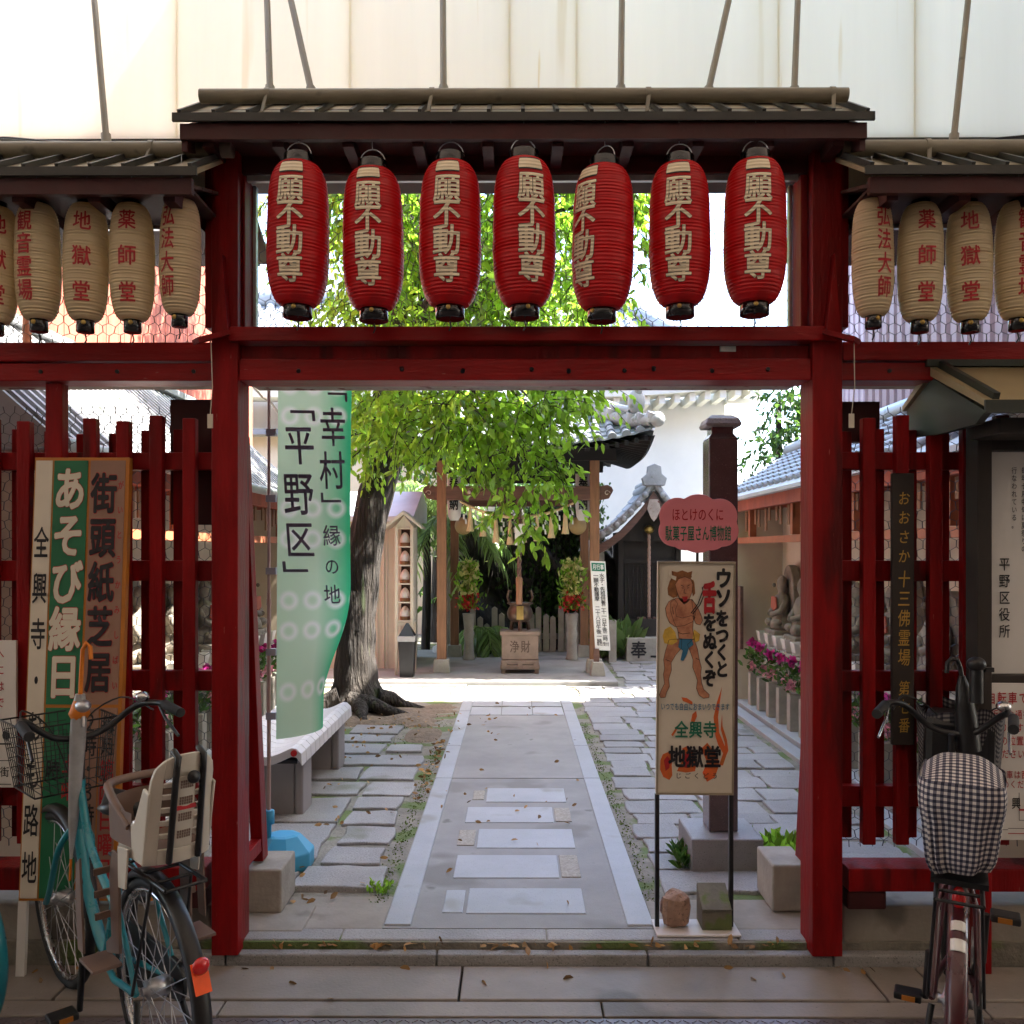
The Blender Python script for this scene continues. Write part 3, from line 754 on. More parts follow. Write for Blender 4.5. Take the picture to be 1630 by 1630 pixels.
# fin brackets on both posts, a string and a tag on each
for q, xb, xs_ in ((-1, -1.10, -1.125), (1, 1.175, 1.245)):
    s = MB()
    s.prism([(-.022, 2.30), (.03, 2.30), (.008, 2.60)], lambda u, v, d: (xb+u*1.0, d, v), 3.405, 3.448)
    s.bar((xb-.02*q, 3.43, 2.31), (xb+.075*q, 3.36, 2.265), .07, .018)
    s.build('fin_bracket', M['red'], G)
    s = MB(); s.tube([(xs_, 3.38, 2.27), (xs_+.004, 3.385, 2.1), (xs_-.006, 3.39, 2.0)], .0018, 5); s.box(xs_-.016, xs_+.004, 3.388, 3.392, 1.95, 2.002)
    tag(s.build('paper_tag', M['board'], loc=(xs_, 3.39, 1.97)), 'small paper tag on a string hanging beside the %s gate post' % ('left' if q < 0 else 'right'), 'tag')
# wire netting behind the lanterns
s = MB(); hexnet(s, -1.02, 1.07, 2.34, 2.93, 3.64); s.build('netting', M['wire'], G)
# ================================================================ slatted wings either side
def wing(q, label):
    X0 = -3.4 if q < 0 else 1.2605; X1 = -1.1805 if q < 0 else 3.4
    T = thing('slatted_fence', label, 'fence', ((X0+X1)/2, 3.57, -.08))
    s = MB(); s.box(X0, X1, 3.54, 3.74, -.3, .128); s.build('plinth', M['concrete'], T, bevel=.01)
    s = MB(); s.box(X0, X1, 3.475, 3.61, .205, .292); s.build('sill', M['red'], T, bevel=.005)
    s = MB(); a, b = ((X1-.15, X1) if q < 0 else (X0, X0+.15)); s.box(a, b, 3.49, 3.60, .13, .203); s.build('sill_block', M['darkred'], T, bevel=.01)
    for z0, z1 in ((1.81, 1.878), (1.378, 1.458), (.952, 1.03), (.505, .585)):
        s = MB(); s.box(X0, X1, 3.555, 3.60, z0, z1); s.build('rail', M['red'], T, bevel=.003)
    st = (-1.255 if q < 0 else 1.353); k = 0
    while True:
        x = st + q*k*.1275
        if abs(x) > 3.0: break
        if not (q < 0 and abs(x+1.765) < .04):
            s = MB(); s.box(x-.025, x+.025, 3.513, 3.553, .37, 2.005+.012*math.sin(k*2.1)); s.build('picket', M['red'], T, bevel=.004)
        x2 = x - q*.058
        if X0 < x2-.024 and x2+.024 < X1:
            s = MB(); s.box(x2-.024, x2+.024, 3.603, 3.645, .37, 1.965+.01*math.sin(k*1.3)); s.build('picket', M['red'], T, bevel=.004)
        k += 1
    if q < 0:
        s = MB(); s.box(-1.80, -1.735, 3.50, 3.553, .295, 2.138); s.build('post', M['red'], T, bevel=.004)
        s = MB(); s.box(-1.38, -1.19, 3.66, 3.70, 1.6, 2.10); s.build('dark_panel', M['darkred'], T)
    else:
        s = MB(); s.box(1.27, 1.45, 3.66, 3.70, 1.93, 2.09); s.build('dark_panel', M['darkred'], T)
    XA, XB = (X0, -1.149) if q < 0 else (1.230, X1)
    s = MB(); s.box(XA, XB, 3.47, 3.60, 2.140, 2.208); b1 = s.build('tie_beam', M['red2'], T, bevel=.004)
    s = MB()
    for kx in range(8):
        xx = X0+.15+kx*.29
        if X0 < xx < X1: s.tube([(xx, 3.465, 2.175), (xx, 3.472, 2.175)], .008, 8)
    s.build('bolt', M['ink'], b1)
    s = MB(); s.box(XA, XB, 3.455, 3.605, 2.213, 2.283); s.build('sill_beam', M['red2'], T, bevel=.004)
    s = MB(); s.box(X0, X1, 3.61, 3.70, 2.146, 2.158); s.build('bounce_pale_underside', M['pale'], T)  # wing beam's pale strip, worn paint with painted bounce light
    s = MB(); s.box(X0, X1, 3.50, 3.60, 2.754, 2.868); s.build('purlin', M['darkred'], T)
    s = MB(); s.box(X0, X1, 3.52, 3.54, 2.732, 2.748); s.build('metal_rail', M['steel'], T)
    s = MB(); hexnet(s, X0 if q > 0 else -2.6, X1 if q < 0 else 2.6, .30, 2.13, 3.72); hexnet(s, max(X0, -2.6), min(X1, 2.6), 2.29, 2.74, 3.66); s.build('netting', M['wire'], T)
    st2 = [-1.92, -1.35] if q < 0 else [1.52, 2.03]
    if q < 0: roof_wood(T, X0, -1.10, 3.62, 3.05, 3.13, 2.78, .112, pipe=(.03, 3.40, 2.985), px1=-1.05, straps=st2)
    else: roof_wood(T, 1.20, X1, 3.62, 3.05, 3.13, 2.78, .112, pipe=(.03, 3.40, 2.985), px0=1.20, straps=st2)
    return T
wing(-1, 'red slatted fence with small roof and four cream lanterns, left of the gate')
wing(1, 'red slatted fence with small roof behind the notice board, right of the gate')
# ================================================================ paper lanterns
def lprof(t, Rr, p=3.6, lo=.50): return Rr*(lo + (1-lo)*max(0., 1-abs(2*t-1)**p)**.55)
def make_lantern(text, Rr, Hh, skin, ink, capr, cw, chh, off, outline=None, ribs=46, top=.1):
    # origin at the bottom of the body
    T = thing('paper_lantern', '', 'lantern', (0,0,0), local=True)
    s = MB(); prof = []; n = ribs*4
    for i in range(n+1):
        t = i/n; prof.append((lprof(t, Rr)*(1+.010*math.sin(9*t+len(text))) + (.0009+.0005*math.sin(37*t))*math.sin(2*PI*ribs*t), t*Hh))
    s.smooth = True; s.lathe(prof, n=40); s.build('body', skin, T)
    s = MB(); s.smooth = True; s.lathe([(capr*.9, -.044), (capr, -.042), (capr, .004), (capr*.8, .012)], n=28); s.lathe([(capr*.8, -.04), (capr*.8, -.0445)], n=24); bc = s.build('bottom_cap', M['gloss'], T)
    s = MB(); s.ball((0, -capr, -.012), .009, .006, .009, 10, 6); s.build('stud', M['brass'], bc)
    s = MB(); s.smooth = True; s.lathe([(capr*1.0, Hh-.008), (capr*1.05, Hh+.03), (capr*1.0, Hh+.034)], n=28); s.build('top_cap', M['gloss'], T)
    s = MB(); pts = [(capr*.9*math.cos(a), 0, Hh+.03+.05*math.sin(a)) for a in [PI*i/10 for i in range(11)]]
    s.tube(pts, .002, 6); s.tube([(0, 0, Hh+.08), (0, 0, Hh+top)], .0016, 5); s.build('hanger', M['steel'], T)
    s = MB(); s.tube([(0, 0, -.05), (.004, 0, -.07), (-.004, .003, -.085)], .003, 5); s.build('cord', M['black'], T)
    def lay(vf, d, m, nm):
        V, Fc = vf
        us = [i*.009 for i in range(-14, 15)]; vs = [i*.0125 for i in range(0, 60)]
        V, Fc = cut(V, Fc, us, vs)
        s = MB(); s.smooth = True
        vv = []
        for u, v, dd in V:
            t = 1-v/Hh; r = lprof(t, Rr)*(1+.010*math.sin(9*t+len(text)))+d+dd; a = u/Rr
            vv.append((r*math.sin(a), -r*math.cos(a), t*Hh))
        s.add(vv, Fc); s.build(nm, m, T)
    n = len(text)
    if n == 5:
        it = [(c, 0, Hh*y, cw, hh*Hh) for c, y, hh in zip(text, (.098, .245, .415, .60, .79), (.62, .205, .20, .215, .20))]
    else:
        y0 = (Hh - (n-1)*chh)/2 - .004; it = [(c, 0, y0+k*chh, cw, off[1]) for k, c in enumerate(text)]
    o_ = off if n == 5 else off[0]
    if outline: lay(chars(it, outline), .0020, M['ink'], 'lettering_outline')
    lay(chars(it, o_), .0030, ink, 'lettering')
    return T
ry = 3.30
red = make_lantern('一願不動尊', .110, .508, M['lred'], M['gold'], .052, .100, .088, .020, .036, top=.175)
spots_ = [(474, 489, -14), (595, 494, -9), (716, 489, -6), (835, 489, 12), (958, 494, -31), (1083, 487, -2), (1201, 485, 5)]
rlab = ['red lantern nearest the left end of the gate', 'red lantern second from the left, hanging slightly low', 'red lantern third from the left in front of the leaves', 'middle one of the seven red lanterns under the gate roof',
        'red lantern turned so its characters sit far to the left', 'red lantern sixth from the left against white sky', 'red lantern nearest the right end of the gate']
for i, (px, py, off) in enumerate(spots_):
    o = red if i == 0 else copy_tree(red)
    x, z = at(px, py, ry); o.location = (x, ry+.004*(i % 3), z+.003)
    o.rotation_euler = (R([.4, -.3, .2, .5, -.5, .3, -.2][i]), R([.5, -.6, .3, -.4, .9, -.3, .4][i]), math.atan2(-x, ry) + math.asin(off/49.))
    sc = [1, .985, 1.01, 1.02, 1.0, .99, 1.0][i]; o.scale = (sc, sc, sc)
    tag(o, rlab[i], 'lantern', 'red lanterns hanging under the gate roof')
cy = 3.30
ctexts = {'観音霊場': .082, '地獄堂': .125, '薬師堂': .128, '弘法大師': .083}
cl = {}
for tx, st in ctexts.items():
    cl[tx] = make_lantern(tx, .0765, .415, M['lcream'], M['redink'],   .031, .064 if len(tx) == 3 else .060, st, (.016, .074 if len(tx) == 3 else .078), None, ribs=44, top=.16)
    # three-character names are spaced out
lst = [(-8, 518, 0, '地獄堂', 'cream lantern cut off by the left edge of the picture'), (62, 513, -20, '観音霊場', 'cream lantern with four crowded red characters at far left'), (136, 514, -7, '地獄堂', 'cream lantern on the left reading 地獄堂'), (211, 514, -8, '薬師堂', 'cream lantern on the left reading 薬師堂'), (286, 505, -21, '弘法大師', 'cream lantern nearest the left gate post'),
       (1390, 507, 19, '弘法大師', 'pale lantern nearest the right gate post'), (1464, 514, 10, '薬師堂', 'pale lantern on the right reading 薬師堂'), (1544, 514, 2, '地獄堂', 'pale lantern on the right reading 地獄堂'), (1620, 511, 13, '観音霊場', 'pale lantern partly cut off by the right edge')]
used = set()
for i, (px, py, off, tx, lb) in enumerate(lst):
    o = copy_tree(cl[tx]) if tx in used else cl[tx]
    used.add(tx)
    x, z = at(px, py, cy); o.location = (x, cy, z+.008); o.rotation_euler = (0, R([1, -1, .6, -.4, .8, -.6, .5, -.7, .3][i]), math.atan2(-x, cy)+math.asin(max(-.9, min(.9, off/34.))))
    if i in (4, 5): o.scale = (.93, .93, 1)
    tag(o, lb, 'lantern', 'cream lanterns hanging under the wing roofs')
# ================================================================ signs on the left wing
def sheet(mb, fc, u0, u1, v0, v1, d0, d1): mb.prism([(u0, v0), (u1, v0), (u1, v1), (u0, v1)], fc, d0, d1)
T = thing('street_sign', 'tall leaning painted sign with white, green and brown columns of writing', 'sign', (-1.64, 3.42, -.08))
tl = Vector((-1.825, 3.475, 1.85)); dn = Vector((-.012, -.095, -1.646)).normalized()
fc = Face(tl, (1, 0, 0), dn); SW, SH = .36, 1.65
s = MB(); sheet(s, fc, 0, SW, 0, SH, -.03, 0); s.build('frame', M['signorange'], T, bevel=.002)
s = MB(); sheet(s, fc, -.002, .03, 1.652, 1.94, -.02, -.002); s.build('leg', M['white'], T)
def panel(nm, m, u0, u1, v0, v1):
    s = MB(); sheet(s, fc, u0, u1, v0, v1, .0005, .003); return s.build(nm, m, T)
pw = panel('white_panel', M['board'], .006, .069, .012, SH-.01)
pg = panel('green_panel', M['signgreen'], .076, .204, .012, .93); pg2 = panel('green_panel', M['signgreen'], .076, .204, .942, SH-.01)
pb = panel('brown_panel', M['signbrown'], .214, .346, .012, .93); pb2 = panel('brown_panel', M['signbrown'], .214, .276, .942, SH-.01); pb3 = panel('brown_panel', M['signbrown'], .282, .346, .942, SH-.01)
l = MB(); put(l, fc, flat('全興寺・おも路地', .038, .24, .172, .058, .125, .012), .005); l.build('lettering', M['ink'], pw)
l = MB(); put(l, fc, flat('あそび縁日', .139, .035, .176, .122, .172, .046), .0045); l.build('lettering_outline', M['redink'], pg)
l = MB(); put(l, fc, flat('あそび縁日', .139, .035, .176, .122, .172, .032), .006); l.build('lettering', M['board'], pg)
l = MB(); put(l, fc, flat('街頭紙芝居', .269, .055, .168, .100, .158, .044), .0045); l.build('lettering_outline', M['redink'], pb)
l = MB(); put(l, fc, flat('街頭紙芝居', .269, .055, .168, .100, .158, .030), .006); l.build('lettering', M['ink'], pb)
l = MB(); put(l, fc, flat('がいとうかみしばい', .332, .06, .094, .022, .034, .012), .005); l.build('ruby_lettering', M['redink'], pb)
l = MB(); put(l, fc, flat('２時・３時　一', .245, .955, .085, .056, .085, .012), .005); l.build('lettering', M['ink'], pb2)
l = MB(); put(l, fc, flat('毎月', .314, .965, .08, .054, .072, .012), .005); l.build('lettering', M['ink'], pb3)
l = MB(); put(l, fc, flat('第四日曜日', .314, 1.13, .09, .058, .086, .016), .005); l.build('lettering', M['redink'], pb3)
l = MB(); put(l, fc, flat('土曜', .172, 1.10, .10, .056, .075, .014), .005); l.build('lettering', M['redink'], pg2)
l = MB(); put(l, fc, flat('時', .112, 1.12, .10, .056, .075, .014), .005); l.build('lettering', M['ink'], pg2)
T = thing('notice_board', 'white notice with red writing cut off by the left edge', 'sign', (-2.1, 3.49, .6))
fl = Face((-2.35, 3.485, 1.154), (1, 0, 0), (0, 0, -1))
s = MB(); sheet(s, fl, 0, .447, 0, .56, -.015, 0); s.build('board', M['white'], T, bevel=.002)
l = MB()
for i, tx in enumerate(['ご参拝の方へ', '境内には　に', 'お停めの　は', 'ください　で']): put(l, fl, flat(tx, .145, .05+.062*i, .044, .034, .042, .01, horiz=True))
l.build('lettering', M['redink'], T)
l = MB(); put(l, fl, flat('商店街', .29, .50, .046, .036, .042, .008, horiz=True)); rect(l, fl, .25, .43, .455, .458, .003); rect(l, fl, .25, .43, .545, .548, .003)
l.prism([(.41+.014*math.cos(2*PI*k/12), .36+.02*math.sin(2*PI*k/12)) for k in range(12)], fl, .001, .003); rect(l, fl, .38, .43, .39, .396, .003)
l.build('drawing', M['ink'], T)
# ================================================================ signs on the right wing
T = thing('sign_plaque', 'narrow dark wooden plaque with gold handwritten characters on the right fence', 'plaque', (1.466, 3.49, .75))
fp = Face((1.426, 3.478, 1.79), (1, 0, 0), (0, 0, -1))
s = MB(); sheet(s, fp, 0, .083, 0, 1.03, -.022, 0); s.build('board', M['darkwood'], T, bevel=.003)
l = MB()
put(l, fp, flat('おおさか', .043, .060, .073, .046, .055, .006, slant=.1)); put(l, fp, flat('十三佛霊場', .043, .365, .074, .048, .068, .006, slant=.1)); put(l, fp, flat('第七番', .043, .78, .07, .044, .06, .006, slant=.1))
l.build('lettering', M['goldink'], T)
T = thing('notice_board', 'large roofed notice board in dark timber with white panel beside the right fence', 'notice board', (2.0, 3.4, -.08))
X0 = 1.555
s = MB(); s.box(1.688, 1.742, 3.36, 3.45, .60, 1.96); s.box(1.742, 2.55, 3.375, 3.44, 1.865, 1.95); s.box(1.742, 2.55, 3.375, 3.44, .985, 1.04); s.build('frame', M['darkwood'], T, bevel=.004)
for x in (1.70, 2.48):
    s = MB(); s.box(x, x+.062, 3.40, 3.46, -.09, .599); s.build('leg', M['red'], T, bevel=.004)
fb = Face((1.744, 3.40, 1.862), (1, 0, 0), (0, 0, -1))
s = MB(); sheet(s, fb, 0, .80, 0, .82, -.02, 0); s.build('panel', M['white'], T)
l = MB()
put(l, fb, flat('平野区役所', .062, .385, .062, .042, .052, .010)); put(l, fb, flat('行なわれている。', .098, .055, .029, .020, .026, .008)); put(l, fb, flat('毎年七月中旬に夏祭りの', .134, .055, .029, .020, .026, .008)); put(l, fb, flat('だんじりが町内をめぐり', .170, .055, .029, .020, .026, .008))
l.build('lettering', M['ink'], T)
s = MB()
sl_ = lambda u, v, d: (d, u, v)
s.prism([(3.06, 1.975), (3.06, 2.0), (3.48, 2.195), (3.72, 2.08), (3.72, 2.06), (3.48, 2.16)], sl_, 1.565, 2.8)
rf = s.build('roof', M['tan'], T)
s = MB(); s.box(1.545, 2.8, 3.45, 3.51, 2.19, 2.215); s.build('ridge_cap', M['copperroof'], rf)
s = MB()
for x in (1.60, 1.93, 2.26): s.bar((x, 3.06, 2.008), (x, 3.46, 2.196), .022, .03)
s.box(1.56, 2.8, 3.05, 3.062, 1.955, 1.998); s.build('roof_rib', M['copperroof'], rf)
s = MB(); s.prism([(3.08, 1.965), (3.48, 2.15), (3.70, 2.06), (3.70, 1.95), (3.42, 1.93), (3.15, 1.93)], sl_, 1.575, 1.60); s.build('gable_board', M['copperroof'], rf)
s = MB(); s.box(1.66, 2.7, 3.15, 3.36, 1.90, 1.953); s.build('soffit', M['darkwood'], rf)
T = thing('bicycle_notice', 'white notice about bicycles with red writing and a small map below the notice board', 'sign', (1.95, 3.37, .42))
fn_ = Face((1.698, 3.366, 1.012), (.998, 0, -.006), (.006, 0, -1))
s = MB(); sheet(s, fn_, 0, .62, 0, .575, -.008, 0); s.build('board', M['white'], T, bevel=.002)
l = MB(); 
put(l, fn_, flat('自転車でお参りの方へ', .022, .055, .039, .034, .048, .014, horiz=True))
for i, (tx, u) in enumerate([('近隣や通行人にご迷惑', .040), ('なりますので、自転車', .044), ('この位置におかないで', .044), ('ください', .048)]): put(l, fn_, flat(tx, u, .115+.048*i, .029, .026, .036, .01, horiz=True))
put(l, fn_, flat('自転車は西門駐輪場に', .040, .335, .027, .024, .032, .010, horiz=True)); put(l, fn_, flat('とめください', .052, .37, .027, .024, .032, .010, horiz=True))
rect(l, fn_, .14, .20, .46, .466, .003); rect(l, fn_, .10, .30, .548, .551, .003); l.build('lettering', M['redink'], T)
l = MB(); put(l, fn_, flat('全興寺', .055, .44, .05, .034, .045, .010, horiz=True))
for a in ((.10, .53, .17, .532), (.17, .50, .172, .532), (.14, .50, .17, .502), (.14, .40, .142, .502), (.075, .535, .10, .537), (.02, .53, .06, .532), (.2, .4, .202, .53), (.2, .53, .5, .532)): rect(l, fn_, a[0], a[2], a[1], a[3], .003)
l.build('map_lines', M['ink'], T)
# ================================================================ helpers for cloth and leaves
def uvgrid(name, fn, nu, nv, m, uvfn=None, parent=None, loc=None, solid=0, closed=False):
    s = MB(); s.grid(fn, nu, nv); o = s.build(name, m, parent, loc=loc, solid=solid)
    me = o.data; uv = me.uv_layers.new(name='UVMap')
    for lp in me.loops:
        i = lp.vertex_index; a, b = (i % (nu+1))/nu, (i//(nu+1))/nv
        uv.data[lp.index].uv = uvfn(a, b) if uvfn else (a, b)
    return o
def leaf_obj(name, pos, dr, L, Wd, m, parent=None, loc=None, droop=.25, seed=0):
    rs = np.random.RandomState(seed); pos = np.asarray(pos, float); dr = np.asarray(dr, float)
    N = len(pos); dr /= np.linalg.norm(dr, axis=1)[:, None]+1e-9
    rv = rs.normal(size=(N, 3)); side = np.cross(dr, rv); side /= np.linalg.norm(side, axis=1)[:, None]+1e-9
    no = np.cross(side, dr)
    L = (np.ones(N)*L*rs.uniform(.7, 1.25, N))[:, None]; Wd = L*Wd
    p0 = pos; p1 = pos + dr*L*.3; p2 = pos + dr*L*.68; p3 = pos + dr*L - np.array([0, 0, 1])*L*droop*.3
    V = np.stack([p0, p1 + side*Wd*.42 + no*Wd*.12, p1 - side*Wd*.42 + no*Wd*.12, p2 + side*Wd*.36 + no*Wd*.08, p2 - side*Wd*.36 + no*Wd*.08, p3, p1, p2], 1).reshape(-1, 3)
    Fc = []
    for i in range(N):
        b = i*8; Fc += [(b, b+6, b+1), (b, b+2, b+6), (b+6, b+7, b+3, b+1), (b+2, b+4, b+7, b+6), (b+7, b+5, b+3), (b+4, b+5, b+7)]
    o0 = np.zeros(3)
    if parent is not None:
        p = parent
        while p.parent: p = p.parent
        o0 = np.array(p.get('_o', (0, 0, 0)))
    elif loc is not None: o0 = np.array(loc)
    me = bpy.data.meshes.new(name); me.from_pydata((V-o0).tolist(), [], Fc); me.materials.append(m); me.update()
    me.polygons.foreach_set('use_smooth', [True]*len(me.polygons))
    o = bpy.data.objects.new(name, me); C.objects.link(o)
    if parent is not None: o.parent = parent
    elif loc is not None: o.location = loc
    return o
def sprays(clusters, per, seed, tw=None, hang=.75):
    """clusters of drooping twigs: (centre, rx, ry, rz, density); returns leaf bases and directions, twigs into mesh builder tw"""
    rs = np.random.RandomState(seed); P = []; D = []
    for c, rx, ry, rz, dn in clusters:
        c = np.array(c)
        for k in range(max(1, int(per*dn*(rx*rx+rz*rz)/.2))):
            d = rs.normal(size=3); d /= np.linalg.norm(d); q = rs.uniform(0, 1)**.45
            st = c + d*np.array([rx, ry, rz])*q*.85
            a = d*np.array([1, 1, .4]) + rs.normal(size=3)*.5; a[2] -= hang*rs.uniform(.3, 1.3); a /= np.linalg.norm(a)
            Ln = rs.uniform(.16, .38); n = rs.randint(7, 13); pts = []
            for i in range(n):
                t = i/(n-1); p = st + a*Ln*t + np.array([0, 0, -1])*(.22*Ln*t*t); pts.append(p)
                s = rs.normal(size=3)*.6; dd = a*.45 + s + np.array([0, 0, -.75*hang]); P.append(p); D.append(dd)
            if tw is not None and k % 2 == 0: tw.tube([pts[0], pts[n//2], pts[-1]], [.005, .004, .002], 4, caps=False)
    return P, D
# ================================================================ things just behind the gate
# stone blocks carrying the gate frame
for x0, x1, y0, y1, z, lb in ((-1.116, -.966, 3.775, 4.02, .182, 'grey stone block on the concrete apron inside the left gate post'), (1.062, 1.215, 3.80, 4.05, .195, 'grey stone block on the concrete apron inside the right gate post')):
    s = MB(); s.prism([(x0, y0), (x1, y0), (x1, y1), (x0, y1)], lambda u, v, d: (u, v, d), .0, z)
    tag(s.build('stone_block', M['stone'], loc=(x0, y0, 0), bevel=.010, seg=3), lb, 'stone block')
# banner with its weighted foot
bx, by = at(428, 900, 4.30)[0], 4.30
T = thing('banner_pole', 'thin pinkish pole in a blue water tank foot holding up the green banner', 'banner stand', (bx, by, 0))
s = MB(); s.tube([(bx, by, .20), (bx, by, 1.3)], .0095, 8); s.tube([(bx, by, 1.25), (bx, by, 2.42)], .0075, 8); s.tube([(bx, by, 1.24), (bx, by, 1.27)], .0115, 8)
s.tube([(bx-.01, by, 2.36), (bx+.38, by+.02, 2.36)], .005, 8); s.build('pole', mat('pinkish_pole', (.42, .30, .28), .4, .1), T)
s = MB(); 
oc = [(bx+.055+.15*math.cos(a)*1.0, by+.06+.14*math.sin(a)) for a in [PI/8+PI/4*k for k in range(8)]]
def octf(r, z): return [(bx+.055+.15*r*math.cos(PI/8+PI/4*k), by+.04+.14*r*math.sin(PI/8+PI/4*k), z) for k in range(8)]
vs = octf(.98, 0)+octf(1, .02)+octf(1, .08)+octf(.55, .15)+octf(.40, .155)
s.add(vs, [(8*i+k, 8*i+(k+1) % 8, 8*i+8+(k+1) % 8, 8*i+8+k) for i in range(4) for k in range(8)] + [tuple(range(32, 40)), tuple(range(7, -1, -1))])
s.build('water_tank', M['blue'], T, bevel=.006)
s = MB(); s.smooth = True; s.lathe([(.012, .13), (.012, .21), (.026, .215), (.026, .275), (.018, .28)], (bx, by, 0), 16); s.build('pole_socket', M['blue'], T)
s = MB()
for z in (2.05, 1.74, 1.40, 1.02, .72): s.box(bx-.012, bx+.034, by-.012, by+.012, z-.016, z+.016)
s.build('clip', mat('clip_plastic', (.35, .37, .45), .5, .1), T)
def bfn(u, v, d=0.):
    w = .34; t_ = max(0, min(1, (v-.48)/.44)); ph = R(5 + 58*t_*t_*(3-2*t_))
    a = ph*(.45+.65*u)
    sw = .012*math.sin(5*v*PI*.5+2*u)*u
    x = bx+.034 + w*u*math.cos(a*.9) + .010*(1-v)
    y = by + w*u*math.sin(a*.9) + sw
    return Vector((x + math.sin(a)*d, y - math.cos(a)*d, 2.345 - 1.735*v))
m = mat('green_banner_cloth', (.45, .62, .46), .85, .04, 3, transl=.5)
n = m.node_tree; uvn = n.nodes.new('ShaderNodeUVMap'); sp = n.nodes.new('ShaderNodeSeparateXYZ'); rp = n.nodes.new('ShaderNodeValToRGB')
n.links.new(uvn.outputs[0], sp.inputs[0]); n.links.new(sp.outputs[0], rp.inputs[0])
e = rp.color_ramp.elements; e[0].position = .55; e[0].color = (.50, .71, .52, 1); e[1].position = .97; e[1].color = (.05, .50, .23, 1)
# printed pale rings: three columns, rows grouped in pairs
def mth(op, a, b=None, c=None):
    q = n.nodes.new('ShaderNodeMath'); q.operation = op
    for i, v in enumerate((a, b, c)):
        if v is None: continue
        if isinstance(v, (int, float)): q.inputs[i].default_value = v
        else: n.links.new(v, q.inputs[i])
    return q.outputs[0]
U, V_ = sp.outputs[0], sp.outputs[1]
gx = mth('SUBTRACT', mth('FRACT', mth('MULTIPLY', U, 3.1)), .5); gy = mth('MULTIPLY', mth('SUBTRACT', mth('FRACT', mth('MULTIPLY', V_, 12)), .5), 1.28)
dd_ = mth('SQRT', mth('ADD', mth('MULTIPLY', gx, gx), mth('MULTIPLY', gy, gy)))
rg = mth('SUBTRACT', 1, mth('SMOOTH_MIN', mth('MULTIPLY', mth('ABSOLUTE', mth('SUBTRACT', dd_, .29)), 5.5), 1, .3))
row = n.nodes.new('ShaderNodeValToRGB'); row.color_ramp.interpolation = 'CONSTANT'; n.links.new(V_, row.inputs[0])
el = row.color_ramp.elements; el[0].position = 0; el[0].color = (1, 1, 1, 1); el[1].position = 2/12; el[1].color = (0, 0, 0, 1)
for q, k in ((4, 1), (6, 0), (7, 1), (9, 0), (10, 1), (11, 0)): x_ = el.new(q/12); x_.color = (k, k, k, 1)
msk = mth('MULTIPLY', mth('MAXIMUM', rg, 0), row.outputs[0])
mxr = n.nodes.new('ShaderNodeMix'); mxr.data_type = 'RGBA'; n.links.new(mth('MULTIPLY', msk, .8), mxr.inputs[0]); n.links.new(rp.outputs[0], mxr.inputs[6]); mxr.inputs[7].default_value = (.80, .84, .82, 1)
for nd in n.nodes:
    if nd.type == 'BSDF_PRINCIPLED': n.links.new(mxr.outputs[2], nd.inputs['Base Color'])
    if nd.type == 'BSDF_TRANSLUCENT': n.links.new(mxr.outputs[2], nd.inputs[0])
Bn = uvgrid('banner', lambda u, v: bfn(u, v), 24, 60, m, loc=(bx, by, .6))
tag(Bn, 'tall green banner with dark brush writing hanging from the thin pole by the bench', 'banner')
Bn['_o'] = (bx, by, .6)
BW, BH = .34, 1.735
def bput(nm, vfs, mm, d):
    l = MB(); l.smooth = True
    for V, Fc in vfs:
        V, Fc = cut(V, Fc, [i*.03 for i in range(14)], [i*.05 for i in range(36)])
        l.add([bfn(u/BW, v/BH, d+dd) for u, v, dd in V], Fc)
    return l.build(nm, mm, Bn)
bput('lettering', [chars([('﹁', .115, .215, .155, .15), ('平', .100, .355, .145, .20), ('野', .098, .585, .145, .215), ('区', .105, .80, .14, .18), ('﹂', .085, .925, .16, .15)], .012, -.10), chars([('﹁', .275, .125, .125, .13), ('幸', .255, .27, .125, .195), ('村', .255, .475, .125, .19), ('﹂', .25, .60, .13, .14), ('縁', .255, .78, .085, .105), ('の', .255, .925, .07, .085), ('地', .255, 1.06, .08, .10)], .008, -.08)], mat('violet_ink', (.15, .14, .22), .7, .3), .0035)
# bench
T = thing('park_bench', 'white slatted bench with concrete legs beside the banner', 'bench', (-1.36, 5.7, 0))
s = MB(); L0, L1 = 5.02, 6.55; nb = 13
prof = []
for i in range(17):
    u = i/16; x = -1.625+.45*u
    z = .40 + .035*math.cos(2*PI*(u-.06)) - (.05*(max(0, u-.86)/.14)**2)
    prof.append((x, z))
for k in range(nb):
    a = L0+(L1-L0)*k/nb; b = L0+(L1-L0)*(k+1)/nb-.006
    poly = prof + [(prof[-1][0]+.004, prof[-1][1]-.07)] + [(x, z-.05) for x, z in reversed(prof[1:-1])] + [(prof[0][0]-.004, prof[0][1]-.06)]
    s.prism(poly, lambda u, v, d: (u, d, v), a, b)
seat = s.build('seat', M['benchw'], T, bevel=.004)
s = MB(); s.box(-1.60, -1.2, 5.03, 6.54, .325, .345); s.build('under_frame', M['black'], T)
s = MB(); s.tube([(-1.215, 5.012, .385), (-1.215, 5.02, .385)], .018, 14); s.build('end_plug', M['reflector'], seat)
for y in (5.16, 6.2):
    s = MB(); s.box(-1.56, -1.245, y, y+.20, -.01, .325); s.box(-1.243, -1.195, y-.01, y+.21, -.01, .33); s.build('leg', M['benchleg'], T, bevel=.012)
